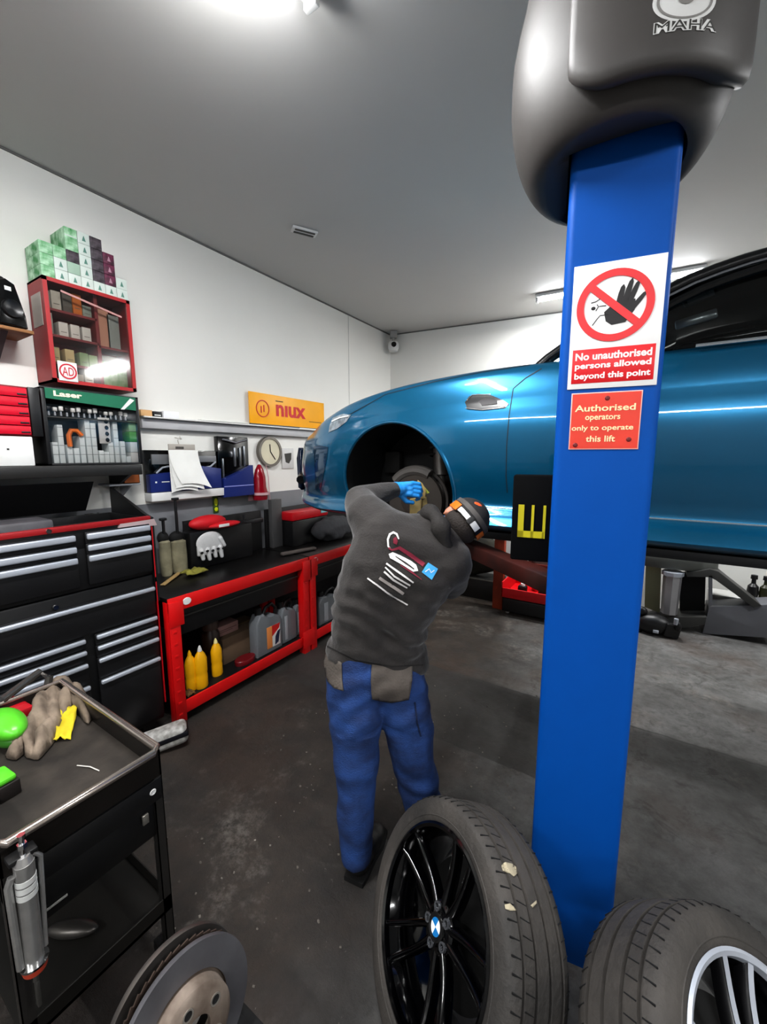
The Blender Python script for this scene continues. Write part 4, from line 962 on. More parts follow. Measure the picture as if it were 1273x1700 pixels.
def stripe(bv,pts,wd,off,name,mt,parent,**k):
    L_=[];R_=[]
    for i,(x,y) in enumerate(pts):
        a_=pts[max(i-1,0)]; b_=pts[min(i+1,len(pts)-1)]; d=V((b_[0]-a_[0],b_[1]-a_[1])).normalized(); n=V((-d.y,d.x))*(wd[i] if isinstance(wd,(list,tuple)) else wd)/2
        L_.append((x+n.x,y+n.y)); R_.append((x-n.x,y-n.y))
    return patch(bv,L_+R_[::-1],off,name,mt,parent,**k)
# ------------------------------------------------------------------ car
XN,YCL,LZ=-2.2,2.95,1.28
car=thing('car','metallic blue coupe raised on the lift with its front wheel off','car',(XN,YCL,LZ))
paint=mat('blue_car_paint','#05648a',.28,.55,coat=1.0,var=.04,vscale=2)
under=mat('car_underside','#0a0b0c',.7)
trimk=mat('car_black_trim','#08090b',.25,coat=.3)
kw=[(-.22,.28),(-.17,.45),(-.06,.58),(.12,.70),(.32,.81),(.6,.885),(.965,.935),(1.35,.94),(1.8,.925),(2.6,.925),(3.3,.94),(3.8,.955),(4.3,.90),(4.6,.78),(4.72,.6)]
kb=[(-.22,.30),(-.1,.20),(.2,.17),(.6,.17),(4.0,.18),(4.5,.28),(4.72,.45)]
ks=[(-.22,.60),(-.06,.70),(.12,.755),(.32,.83),(.6,.915),(.965,.975),(1.4,1.01),(1.75,1.02),(2.25,1.01),(3.2,1.03),(3.9,1.04),(4.4,1.0),(4.72,.90)]
kc=[(-.22,.66),(-.06,.76),(.12,.84),(.32,.90),(.6,.97),(.965,1.035),(1.4,1.075),(1.75,1.09),(2.0,1.04),(4.0,1.04),(4.4,1.06),(4.72,.95)]
def carsec(u):
    w_=smoothk(kw,u);zb_=smoothk(kb,u);zs_=smoothk(ks,u);zc_=smoothk(kc,u)
    k=(zs_-zb_)/.83
    f=lambda z:zb_+(z-.17)*k
    P_=[(0,zb_),(.5,zb_),(.84,zb_),(.935,f(.185)),(.985,f(.20)),(1.018,f(.222)),(.985,f(.268)),(.948,f(.29)),(.935,f(.33)),(.972,f(.44)),(.992,f(.56)),(1.0,f(.66)),(.995,f(.75)),(.975,f(.83)),(.972,f(.85)),(.955,f(.92)),(.925,f(.975)),(.87,f(1.0)),(.76,zs_+.012),(.6,zs_*.55+zc_*.45+.006),(.4,zs_*.25+zc_*.75+.004),(.2,zc_),(0,zc_)]
    return [(a*w_,b) for a,b in P_]
us=[-.22+ (4.94)*(i/110) for i in range(111)]
us=sorted(set([-.22,-.205,-.19]+us))
def dens(pts):
    out=[];n=len(pts)
    for i in range(n-1):
        p0=pts[max(i-1,0)];p1=pts[i];p2=pts[i+1];p3=pts[min(i+2,n-1)]
        for t_ in (0,.5):
            out.append(tuple(.5*((2*p1[k])+(-p0[k]+p2[k])*t_+(2*p0[k]-5*p1[k]+4*p2[k]-p3[k])*t_*t_+(-p0[k]+3*p1[k]-3*p2[k]+p3[k])*t_**3) for k in (0,1)))
    out.append(pts[-1]); return out
secs=[]
for u in us:
    h_=dens(carsec(u)); secs.append([(-a,b) for a,b in h_]+[(a,b) for a,b in h_[-2:0:-1]])
mb=MB(); g=mb.grid(lambda i,j:V((us[i],secs[i][j][0],secs[i][j][1])),len(us),len(secs[0]),True)
mb.bm.faces.new(g[0]); mb.bm.faces.new(g[-1])
body=mb.build('body',[paint,under],car,smooth=0)
ARC=((.965,.375,.385),(3.80,.37,.365))
cut=MB()
for (ux,zx,rx) in ARC:
    for sgn in (-1,1):
        cut.cone((ux,sgn*1.3,zx),(ux,sgn*.42,zx),rx,n=72)
cu_=cut.build('cutter',[under,under],car,smooth=0)
md=body.modifiers.new('b','BOOLEAN'); md.operation='DIFFERENCE'; md.object=cu_; md.solver='EXACT'; md.material_mode='TRANSFER'
bpy.context.view_layer.update()
me=bpy.data.meshes.new_from_object(body.evaluated_get(bpy.context.evaluated_depsgraph_get()))
body.modifiers.clear(); body.data=me; bpy.data.objects.remove(cu_)
names=[m_.name if m_ else '' for m_ in me.materials]
me.materials.clear(); me.materials.append(paint); me.materials.append(under)
for p_ in me.polygons:
    n_=p_.normal;c_=p_.center
    inw=False
    for (ux,zx,rx) in ARC:
        rr=math.hypot(c_.x-ux,c_.z-zx)
        if rr<rx*1.02 and (abs(c_.y)<.43 or abs(n_.y)>.9 and abs(c_.y)<.5 or (abs(rr-rx)<.012 and abs(n_.y)<.6) or rr<rx*.95): inw=True
    p_.material_index=1 if (inw or c_.z<smoothk(kb,c_.x)+.012 ) else 0
me.shade_smooth(); me.set_sharp_from_angle(angle=math.radians(38)); body['label']='metallic blue painted body shell'
bv=bvh_of(body)
# arch lips
for (ux,zx,rx) in ARC:
    for sgn in (-1,1):
        pts=[]
        for i in range(41):
            an=math.radians(-18+216*i/40); x=ux+(rx+.004)*math.cos(an); z=zx+(rx+.004)*math.sin(an)
            hh_=bv.ray_cast(V((XN+ux+(rx+.012)*math.cos(an),YCL+sgn*1.5,LZ+zx+(rx+.012)*math.sin(an))),V((0,-sgn,0)))
            if hh_[0] is None: continue
            pts.append((x,hh_[0].y-YCL,z))
        mb=MB(); mb.tube(pts,.011,n=8); mb.build('arch_lip',paint,car)
# inner wheel well liner details, brake disc, caliper, strut
for sgn in (-1,):
    dsk=thing('x','','') if False else None
    mb=MB(); c0=V((1.02,-.70,.29))
    mb.lathe([(.06,-.02),(.185,-.02),(.185,.012),(.06,.012)],c0,'Y',n=48,closed=True); bd=mb.build('brake_disc',mat('disc_dark_steel','#4c4743',.4,.7),car)
    mb=MB(); mb.lathe([(0,-.06),(.075,-.06),(.08,-.02),(.08,.01),(0,.01)],c0,'Y',n=36); mb.build('hub',mat('hub_rust','#2e2621',.6,.4),bd)
    mb=MB(); mb.lathe([(.19,.03),(.205,.03),(.205,.045),(.19,.045)],c0,'Y',n=48,closed=True); mb.build('dust_shield',mat('shield_grey','#3d3936',.6,.3),bd)
    mb=MB(); mb.tube([c0+V((.19*math.cos(a_),.0,.19*math.sin(a_))) for a_ in [math.radians(q) for q in range(60,150,10)]],.035,n=10); mb.build('caliper',mat('caliper_grey','#4d4a47',.5),bd)
mb=MB(); mb.cone((1.15,-.62,.45),(1.12,-.58,.75),.045,n=24); mb.cone((1.16,-.62,.25),(1.15,-.62,.5),.025); mb.build('strut',mat('strut_grey','#5b5855',.4,.5),car)
mb=MB()
mb.tube([(1.12+.06*math.cos(q*.5),-.58+.06*math.sin(q*.5),.55+q*.0035) for q in range(60)],.008,n=6); mb.build('spring',blackm,car)
mb=MB(); mb.bar((1.02,-.62,.22),(1.2,-.2,.25),.05,.04,.01); mb.bar((1.02,-.62,.3),(.8,-.25,.28),.035,.03,.01); mb.build('suspension_arm',mat('arm_dark','#2a2826',.5,.5),car)
mb=MB(); mb.b(.66,.78,-.50,-.44,.45,.60,.01); mb.build('liner_panel',mat('liner_black','#100f0e',.8),car)
# rear wheels
def ring_tire(mb,c,R_,w_,ax='Y'):
    mb.lathe([(R_*.74,-w_*.42),(R_*.80,-w_*.5),(R_*.92,-w_*.5),(R_*.985,-w_*.42),(R_,-w_*.3),(R_,w_*.3),(R_*.985,w_*.42),(R_*.92,w_*.5),(R_*.80,w_*.5),(R_*.74,w_*.42)],c,ax,n=56,closed=True)
for sgn in (-1,1):
    mb=MB(); ring_tire(mb,(3.80,sgn*.79,.33),.345,.27); tw=mb.build('rear_tyre',blackm,car)
    mb=MB(); mb.lathe([(0,-.06),(.06,-.06),(.07,0),(.25,-.02),(.25,.05),(0,.05)],(3.8,sgn*.79,.33),'Y',n=40); 
    for k in range(5):
        for s2 in (-.12,.12):
            a_=k*2*PI/5+s2*.5; b_=k*2*PI/5+s2
            mb.bar((3.8+.06*math.cos(a_),sgn*.9,.33+.06*math.sin(a_)),(3.8+.25*math.cos(b_),sgn*.9,.33+.25*math.sin(b_)),.03,.02,.004)
    mb.build('rim',blackg,tw)
# sill bright line & dark strip
def side_v(u,z): 
    h_=bv.ray_cast(V((XN+u,YCL-1.6,LZ+z)),V((0,1,0))); return (h_[0].y-YCL) if h_[0] else -.93
mb=MB(); mb.tube([(1.42+.05*i,side_v(1.42+.05*i,.306)-.002,.303) for i in range(40)],.0045,n=8); mb.build('sill_strip',mat('bright_trim','#dfe8ee',.15,.9),car)
mb=MB(); mb.b(1.45,3.4,-.86,.86,.13,.172,.01); mb.build('underbody_panel',under,car)
# seams and details placed on the surface
seam=mat('seam_dark','#04202e',.6)
stripe(bv,[(899,612),(872,628),(852,645),(845,690),(841,740),(840,790),(842,818)],1.6,.0012,'door_seam',seam,car,step=2.5)
stripe(bv,[(560,700),(640,655),(720,634),(800,618),(880,606)],1.4,.0012,'bonnet_seam',seam,car,step=2.5)
vt=patch(bv,[(772,668),(779,658),(794,654),(815,656),(838,666),(845,671),(838,678),(800,681),(776,680)],.003,'fender_vent',trimk,car)
stripe(bv,[(775,665),(784,656),(815,655)],1.0,.006,'vent_trim',chrome,vt,step=2)
stripe(bv,[(773,678),(800,681),(836,677)],1.3,.006,'vent_trim',chrome,vt,step=2)
patch(bv,[(795,666),(805,661),(825,665),(826,671),(800,674)],.006,'vent_mesh',mat('vent_grey','#2c282b',.5),vt)
hl=patch(bv,[(583,689),(570,687),(553,694),(548,706),(546,718),(560,712),(576,700)],.004,'headlight',mat('headlight_glass','#a8b4bc',.12,.4,var=.5,vscale=30),car)
stripe(bv,[(552,700),(565,694),(580,691)],2,.008,'headlight_trim',whitep,hl,step=2)
patch(bv,[(521,742),(529,739),(545,742),(543,760),(533,812),(524,812)],.003,'bumper_reflection',mat('bumper_grey_reflection','#0c3f5e',.2,.5,coat=.8),car)  # reflection on the bumper corner painted as a dark blue patch
# bumper lip/number plate black parts at nose
mb=MB(); mb.tube([(-.245,-.1,.45),(-.24,-.25,.44),(-.20,-.42,.42),(-.10,-.56,.38)],.035,n=10); mb.build('front_grille',trimk,car)
mb=MB(); mb.prism([(-.29,.30),(-.255,.28),(-.245,.62),(-.275,.64),(-.30,.55)],-.40,.40,.01); mb.build('bumper_guard',mat('navy_gloss','#0b1a33',.15,coat=.6),car)
# greenhouse
kg=[(1.62,.90),(1.80,1.065),(2.0,1.185),(2.15,1.25),(2.3,1.325),(2.56,1.385),(3.0,1.40),(3.4,1.375),(3.8,1.29),(4.1,1.18),(4.4,1.05)]
kr=[(1.66,.80),(1.9,.74),(2.3,.66),(2.56,.63),(3.0,.61),(3.6,.60),(4.4,.62)]
def gh(u): return smoothk(kg,u),smoothk(kr,u)
mb=MB(); uu=[2.15+.07*i for i in range(27)]
mb.grid(lambda i,j:V((uu[i],(j/10*2-1)*gh(uu[i])[1],gh(uu[i])[0]+.012*(1-(j/5-1)**2)-.0)),27,11)
o=mb.build('roof',trimk,car,smooth=180); solid(o,.02)
for sgn in (-1,1):
    pts=[(1.69+.09*i,) for i in range(31)]
    pts=[(u[0],sgn*(gh(u[0])[1]+.012),gh(u[0])[0]-.01) for u in pts]
    mb=MB(); mb.tube(pts,.026,n=12); mb.build('roof_rail',trimk,car)
    mb=MB(); mb.tube([(p_[0]+.02,p_[1]+sgn*.022,p_[2]-.022) for p_ in pts[3:]],.006,n=6); mb.build('rail_trim',mat('dull_chrome','#8d9096'),car)
    mb=MB(); mb.tube([(p_[0]+.05,p_[1]+sgn*.022,p_[2]-.05) for p_ in pts[4:-2]],.018,n=8); mb.build('door_frame',trimk,car)
    uu2=[1.86+.085*i for i in range(29)]
    def sg(i,j):
        u=uu2[i]; zt_,r0=gh(u); zb_=min(1.0,zt_-.02); t_=j/6
        return V((u,sgn*(.865*(1-t_)+(r0+.01)*t_),zb_*(1-t_)+(zt_-.045)*t_))
    mb=MB(); mb.grid(sg,29,7); mb.build('side_window',glasst if sgn<0 else mat('far_window_black','#050607',.2),car,smooth=180)
mb=MB(); mb.grid(lambda i,j:V((1.80+.09*i,(j/8*2-1)*gh(1.80+.09*i)[1],gh(1.80+.09*i)[0]-.012+.03*(1-(j/4-1)**2))),7,9); mb.build('windscreen',glasst,car,smooth=180)
mb=MB(); mb.b(2.25,4.1,-.60,.60,.80,1.0,.03); mb.b(2.3,4.0,.25,.55,.9,1.28,.08); mb.b(2.75,2.95,-.52,-.16,.9,1.22,.06); mb.ell((2.9,-.34,1.26),(.05,.12,.09)); mb.b(3.6,3.75,-.5,.5,.9,1.15,.05); mb.build('interior',blackm,car)
mir=mat('mirror_grey','#8f9290',.2,.5)
mb=MB(); pm=on(1162,494,1,YCL-.45); mb.box((pm.x-XN,-.45,pm.z-LZ),(.13,.02,.045),(0,-.25,0),.01); im=mb.build('rear_view_mirror',blackg,car)
mb=MB(); mb.box((pm.x-XN,-.463,pm.z-LZ),(.10,.006,.03),(0,-.25,0)); mb.build('mirror_glass',mir,im)
pm=on(1155,530,1,YCL-.5); mb=MB(); mb.box((pm.x-XN,-.5,pm.z-LZ),(.16,.02,.045),(0,-.2,0),.012); mb.box((pm.x-XN-.14,-.5,pm.z-LZ-.035),(.06,.02,.04),(0,-.2,0),.008); mb.build('sun_visor',mir,car)
# door mirror (behind the column)
mb=MB(); mb.ell((1.98,-1.0,1.06),(.09,.07,.06)); mb.bar((1.98,-.9,1.0),(1.98,-.97,1.04),.05,.03,.008); mb.build('door_mirror',paint,car)
mb=MB(); mb.tube([(2.35+.05*i,-.868,1.003+.0*i) for i in range(30)],.007,n=6); mb.build('belt_reflection',mat('bright_trim','#dfe8ee'),car)  # white reflection along the belt line built as a bright strip
# ------------------------------------------------------------------ the man
person=None
hood=mat('charcoal_fleece','#292523',.85,bump=.25,bscale=130,var=.12,vscale=10,sheen=.2)
denim=mat('blue_work_cloth','#234680',.85,bump=.4,bscale=120,color2='#162c56',vscale=7,stretch=(1,1,1.8))
skin=mat('skin','#b98068',.55)
glove=mat('blue_nitrile','#2f8fd6',.35)
def C_(x,y,d): return atd(x,y,d)
HOOD=[((600,1060,1.66),.135,(655,1072,1.69),.128),((608,1000,1.66),.145,(665,1012,1.68),.135),((630,940,1.66),.155,(700,953,1.66),.14),((640,893,1.68),.135,(722,920,1.67),.13),
 ((600,1060,1.66),.135,(608,1000,1.66),.145),((608,1000,1.66),.145,(630,940,1.66),.155),((630,940,1.66),.155,(640,893,1.68),.135),
 ((655,1072,1.69),.128,(665,1012,1.68),.135),((665,1012,1.68),.135,(700,953,1.66),.14),((700,953,1.66),.14,(722,920,1.67),.13),
 ((640,893,1.68),.135,(608,856,1.74),.095),((608,856,1.74),.095,(597,832,1.86),.072),((597,832,1.86),.072,(655,813,2.03),.043),
 ((722,920,1.67),.13,(742,932,1.64),.105),((742,932,1.64),.105,(748,965,1.86),.075),((748,965,1.86),.075,(752,900,2.1),.045),
 ((690,880,1.68),.075,(738,895,1.66),.08),((712,878,1.68),.075,(732,882,1.68),.072)]
TRO=[((592,1108,1.66),.138,(655,1116,1.68),.130),((592,1105,1.66),.138,(590,1150,1.64),.125),((655,1116,1.68),.130,(668,1160,1.68),.120),
 ((590,1150,1.64),.127,(592,1290,1.60),.090),((592,1290,1.60),.090,(590,1400,1.57),.070),
 ((668,1160,1.68),.122,(690,1280,1.70),.098),((690,1280,1.70),.098,(712,1382,1.69),.084)]
hc=C_(765,868,1.70); zc_=(CR*.80+CU*.60).normalized(); fd=(CF*.95-CR*.25+CU*.05); fd=(fd-zc_*fd.dot(zc_)).normalized(); xc_=zc_.cross(-fd).normalized()
MH=Matrix((xc_,-fd,zc_)).transposed().to_4x4(); MH.translation=hc     # local: face towards -y... +(-fd)
def bodymesh():
    mb=MB()
    for a,ra,b,rb in HOOD[:-2]+TRO: mb.cap(C_(*a),ra*.82,C_(*b),rb*.82,seg=12)
    mb.cap(C_(722,890,1.68),.062,hc+zc_*-.06,.058,seg=12)
    # head with face towards local +... fd
    L_=lambda x,y,z:MH@V((x,y,z))
    mb.ell((0,0,.02),(.076,.094,.098),mtx=MH,seg=20); mb.ell((0,-.03,-.055),(.056,.062,.065),mtx=MH); mb.ell((0,-.07,-.085),(.026,.022,.02),mtx=MH)
    mb.ell((0,-.103,-.018),(.014,.02,.024),mtx=MH,seg=10); mb.ell((0,-.09,-.055),(.026,.012,.009),mtx=MH,seg=10)
    for s_ in (-1,1): mb.ell((s_*.08,.008,-.008),(.012,.022,.034),mtx=MH,seg=10)
    # ankles and feet inside the boots
    for (x0,y0,d0,x1,y1,d1) in ((592,1400,1.57,594,1438,1.56),(716,1382,1.69,718,1400,1.68)):
        p_=C_(x1,y1,d1); p_.z=.07; mb.cap(C_(x0,y0,d0),.045,p_,.04,seg=10); mb.cap(p_,.04,p_+V((-.02,.15,-.03)),.03,seg=10)
    # hands
    mb.cap(C_(655,813,2.03),.028,C_(672,812,2.05),.03,seg=10); mb.cap(C_(752,900,2.1),.028,C_(755,888,2.13),.03,seg=10)
    return mb
mb=bodymesh(); root=C_(592,1440,1.56)
person=mb.build('person',skin,None); bake(person,.010,3)
org=V((-.86,1.36,0)); person.data.transform(Matrix.Translation(-org)); person.location=org
tag(person,'man in charcoal hoodie and blue work trousers bending into the wheel arch','person')
person.data.shade_smooth()
# hoodie
mb=MB()
for a,ra,b,rb in HOOD: mb.cap(C_(*a),ra,C_(*b),rb,seg=16)
# hem ribs
hl0=C_(585,1078,1.66); hr0=C_(672,1094,1.70)
mb.cap(hl0,.118,hr0,.112,seg=16)
o=mb.build('hoodie',hood,person,world=True)
Mi=Matrix.Translation(org)
upx=(C_(625,1060,1.67)-C_(680,900,1.67)).normalized()
pel=C_(628,1085,1.67); 
def folds(co,n):
    w=co+org; t_=(pel-w).dot(upx*-1)          # distance up from the hem
    t_=(w-pel).dot(-upx)
    side=(w-pel).dot(CR)
    f=.010*noise.noise(w*5)
    if -.05<t_<.45:
        a_=math.sin((t_*1.0+side*.18+.05*noise.noise(w*6))*2*PI/.085); f+=.0070*a_*max(0,1-abs(t_-.15)/.30)
    # sleeves, diagonal folds
    f+=.006*noise.noise(V((w.x*9,w.y*9,w.z*22)))
    return f
bake(o,.0085,4,folds); hb=bvh_of(o); 
# trousers
mb=MB()
for a,ra,b,rb in TRO: mb.cap(C_(*a),ra,C_(*b),rb,seg=16)
for (x,y,d,r) in ((592,1406,1.57,.072),(718,1388,1.69,.08)):
    p_=C_(x,y,d); mb.cone((p_.x,p_.y,p_.z-.055),(p_.x,p_.y,p_.z+.04),r,r*.97,n=20)
o=mb.build('trousers',denim,person,world=True)
def tf(co,n):
    w=co+org; f=.008*noise.noise(w*7)
    s_=math.sin((w.z*1.0+.55*(w.x+.9)*(1 if w.z<.7 else -1)+.16*noise.noise(w*4))*2*PI/.15)
    f+=.0062*s_*(.25+.75*abs(noise.noise(w*3+V((3,1,2)))*2)); return f
bake(o,.0085,3,tf); tb=bvh_of(o)
pg=mat('pocket_grey','#57504a',.85,bump=.3,bscale=120,var=.2,vscale=14)
patch(tb,[(617,1100),(683,1098),(683,1128),(678,1160),(650,1165),(617,1159),(615,1130)],.005,'back_pocket',pg,person,step=4,th=.004)
patch(tb,[(539,1085),(568,1100),(569,1130),(571,1146),(556,1142),(545,1130),(540,1105)],.005,'back_pocket',pg,person,step=4,th=.004)
stripe(tb,[(688,1165),(692,1200),(698,1222)],2.2,.003,'trouser_seam',mat('seam_navy','#0e1d3d',.8),person,step=2.5)
stripe(hb,[(538,1070),(590,1096),(650,1106),(702,1104)],2.0,.002,'hem_seam',mat('seam_charcoal','#1c1a19',.9),person,step=3)
# back print
wp=mat('print_white','#d9d6d4',.7); rp=mat('print_crimson','#7d1c34',.7); bp_=mat('print_blue','#3d9bd0',.6); gp=mat('print_grey','#9a938f',.7)
def z2(x,y): return (500+x/3.536,740+y/3.536)
def zs(l): return [z2(*q) for q in l]
stripe(hb,zs([(572,548),(560,520),(540,510),(520,520),(508,550),(510,590),(525,608)]),[2,3.2,3.6,3.6,3.4,3,2],.003,'back_print',wp,person,step=2)
stripe(hb,zs([(512,598),(530,612),(555,605),(575,598),(640,640),(720,700)]),[3,3,4,5.5,7,8],.0035,'back_print',rp,person,step=2)
patch(hb,zs([(540,545),(556,535),(566,560),(560,580),(540,572)]),.003,'back_print',rp,person,step=2)
patch(hb,zs([(512,636),(535,625),(560,635),(640,675),(672,700),(685,735),(655,740),(600,705),(520,660)]),.004,'back_print',wp,person,step=2)
stripe(hb,zs([(550,650),(610,690),(660,725)]),[1,3,1.5],.0055,'back_print',hood,person,step=2)
stripe(hb,zs([(580,700),(650,745),(705,785)]),[1,2.6,1],.004,'back_print',rp,person,step=2)
stripe(hb,zs([(498,690),(560,735),(658,802)]),[3,3.4,2.4],.004,'back_print',wp,person,step=2)
stripe(hb,zs([(492,712),(545,765),(640,818)]),[2.4,2.8,2.6],.004,'back_print',wp,person,step=2)
stripe(hb,zs([(486,738),(540,785),(622,832)]),[3.2,3.4,2.4],.004,'back_print',wp,person,step=2)
stripe(hb,zs([(458,775),(520,815),(600,868)]),[5,5.5,4.5],.004,'back_print',gp,person,step=2)
stripe(hb,zs([(390,776),(500,858),(625,933)]),2.6,.004,'back_print',wp,person,step=2)
patch(hb,zs([(745,685),(802,722),(765,788),(705,742)]),.0035,'back_print',bp_,person,step=2)
stripe(hb,zs([(725,740),(750,722),(760,745),(780,730)]),1.6,.005,'back_print',wp,person,step=2)
# hood roll round the neck
mb=MB(); nc=C_(728,882,1.68); pts=[]
na=(CR*.80+CU*.55).normalized(); e1=na.cross(CF).normalized(); e2=na.cross(e1)
for i in range(28):
    a_=2*PI*i/28; pts.append(nc+e1*.088*math.cos(a_)+e2*.098*math.sin(a_)+na*(.018*math.sin(a_*2)))
mb.tube(pts,[.034+.008*math.sin(i*1.3) for i in range(28)],n=14,closed=True); o=mb.build('hood',mat('hood_charcoal','#262321',.85,bump=.25,bscale=120),person,world=True,smooth=180)
mb=MB(); mb.ell((0,0,0),(.085,.05,.10),mtx=Matrix.Translation(C_(700,890,1.60))@Matrix.Rotation(.5,4,'Y')); 
mb.bm.free()
# boots
bootm=mat('black_boot','#161514',.45,bump=.2,bscale=40)
for k,(x,y,d) in enumerate(((594,1440,1.56),(719,1400,1.68))):
    p_=C_(x,y,d); p_.z=0; a_=math.radians(8 if k==0 else -20)
    Mb=Matrix.Translation(p_)@Matrix.Rotation(a_,4,'Z')
    mb=MB(); mb.cone(Mb@V((0,.02,.05)),Mb@V((0,.02,.17)),.052,.058,n=20); mb.ell((0,.03,.055),(.052,.075,.05),mtx=Mb); mb.ell((0,.15,.045),(.052,.085,.04),mtx=Mb); mb.ell((0,.09,.05),(.05,.09,.048),mtx=Mb)
    o=mb.build('boot',bootm,person,world=True); bake(o,.007,4)
    mb=MB(); mb.prism([(-.045,-.045),(.045,-.045),(.05,.0),(.048,.09),(.055,.16),(.04,.235),(0,.25),(-.04,.235),(-.055,.16),(-.048,.09),(-.05,0)],0,.022,mtx=Mb@Matrix(((1,0,0,0),(0,0,1,0),(0,1,0,0),(0,0,0,1)))); mb.build('sole',blackm,o,world=True)
# glove hands
def hand(base,dirn,side,upv,name,parent,curl=1.0):
    dirn=dirn.normalized(); side=(side-dirn*side.dot(dirn)).normalized(); nn=dirn.cross(side)
    mb=MB()
    w0=base-dirn*.02; 
    mb.cap(w0,.030,base+dirn*.02,.033,seg=12)
    for k in (-1,0,1): mb.cap(base+side*k*.018,.019,base+dirn*.065+side*k*.024,.017,seg=10)
    for k in range(4):
        s_=side*((k-1.5)*.021); ln_=[.036,.042,.039,.030][k]
        p0=base+dirn*.075+s_; p1=p0+(dirn*.9+upv*.35*curl).normalized()*ln_; p2=p1+(dirn*.2+upv*.95*curl).normalized()*ln_*.75; p3=p2+(-dirn*.5+upv*.7*curl).normalized()*ln_*.55
        mb.cap(p0,.0115,p1,.0105,seg=8); mb.cap(p1,.0105,p2,.0098,seg=8); mb.cap(p2,.0098,p3,.009,seg=8)
    t0=base+side*.03+dirn*.015; t1=t0+(dirn*.6+side*.55+upv*.3).normalized()*.045; t2=t1+(dirn*.85+upv*.4).normalized()*.035
    mb.cap(t0,.016,t1,.013,seg=8); mb.cap(t1,.013,t2,.011,seg=8)
    o=mb.build(name,glove,parent,world=True); bake(o,.004,2); return o
hb0=C_(660,812,2.04); hand(hb0,(C_(686,812,2.04)-hb0),-CU,CF*.6-CU*.35,'glove',person)
hb1=C_(753,892,2.11); hand(hb1,(C_(757,876,2.13)-hb1),CR,CF*.5-CR*.6,'glove',person)
# cuffs
mb=MB(); a_=C_(655,813,2.03); b_=C_(664,812,2.04); mb.cone(a_,b_,.040,.037,n=18); mb.build('glove_cuff',glove,person,world=True)
# cap and headlamp
mb=MB(); 
def capfn(i,j):
    v=i/12; th=2*PI*j/36; ph=v*PI*.5
    r=math.cos(ph); return MH@V((.086*r*math.cos(th),.008+.104*r*math.sin(th),.03+.088*math.sin(ph)))
gg=mb.grid(capfn,12,36,True); mb.bm.faces.new(gg[-1])
cpo=mb.build('cap',mat('cap_charcoal','#262424',.85,bump=.3,bscale=60),person,world=True,smooth=180); solid(cpo,.004)
mb=MB(); mb.ell((0,-.115,.028),(.065,.06,.006),mtx=MH); mb.build('peak',MATS['cap_charcoal'],cpo,world=True)
def band(a0,a1,z,wd,off,name,mt,par):
    mb=MB(); n=14
    def fn(i,j):
        th=a0+(a1-a0)*i/(n-1); r=off+(.003 if j in(1,2) else 0); zz=z+(wd/2 if j in (0,1) else -wd/2)
        return MH@V(((.086+r)*math.cos(th),.008+(.104+r)*math.sin(th),zz))
    mb.grid(fn,n,4,True); return mb.build(name,mt,par,world=True,smooth=40)
st=band(0,2*PI,.02,.022,.002,'headlamp_strap',mat('strap_grey','#8c8a88',.6),person)
# back of the head is local +y (90 degrees)
orng=mat('orange_lamp','#d9701c',.3,coat=.3)
for a0,a1,wd,mt_ in ((150,182,.034,orng),(112,146,.020,whitep),(100,110,.03,blackp),(74,98,.026,whitep),(62,72,.03,blackp),(30,60,.034,orng)):
    band(math.radians(a0),math.radians(a1),.02,wd,.006,'strap_segment',mt_,st)
mb=MB(); Ml=MH@Matrix.Translation((-.028,.062,.085))@Matrix.Rotation(math.radians(-38),4,'X')@Matrix.Rotation(math.radians(-16),4,'Y')
mb.ell((0,0,0),(.032,.024,.016),mtx=Ml); mb.build('headlamp_pack',mat('orange_lens','#e2602a',.2,coat=.6),st,world=True)
band(math.radians(-40),math.radians(230),.052,.02,.003,'cap_band',mat('cap_strap_dark','#4a4643',.7),cpo)
# hair at the nape
mb=MB(); mb.ell((0,.03,-.015),(.079,.08,.055),mtx=MH); mb.build('hair',mat('dark_hair','#2b2420',.8,bump=.5,bscale=150),person,world=True)
# tan tool in his hand
def pxprism(poly,d,th,name,mt,parent=None,bev=0,**k):
    mb=MB(); a=[];b=[]
    for x,y in poly:
        p_=atd(x,y,d); a.append(mb.bm.verts.new(p_)); b.append(mb.bm.verts.new(p_+V((-sA,cA,0))*th))
    f0=mb.bm.faces.new(a); mb.bm.faces.new(b[::-1])
    for i in range(len(a)): j=(i+1)%len(a); mb.bm.faces.new((a[j],a[i],b[i],b[j]))
    if bev: bmesh.ops.bevel(mb.bm,geom=list(f0.edges),offset=bev,segments=2,affect='EDGES',profile=.5)
    return mb.build(name,mt,parent,world=parent is not None,**k)
p_=atd(697,830,2.13)
t=thing('scraper_blocks','tan wedge shaped blocks held in his blue gloved hand inside the arch','block',p_)
tanm=mat('tan_block','#a48f5a',.6,var=.2,vscale=20)
pxprism([(694,797),(701,802),(707,812),(706,828),(694,829),(688,819)],2.12,.025,'upper_block',tanm,t,.003)
pxprism([(681,829),(694,827),(700,830),(698,858),(690,860),(687,864),(680,862)],2.11,.03,'lower_block',tanm,t,.003)
pxprism([(701,826),(708,824),(711,850),(700,856)],2.13,.03,'side_block',mat('tan_block_dark','#8a7846',.6),t,.003)
pxprism([(703,806),(713,818),(708,820)],2.14,.01,'yellow_clip',mat('olive_clip','#9aa03a',.5),t)
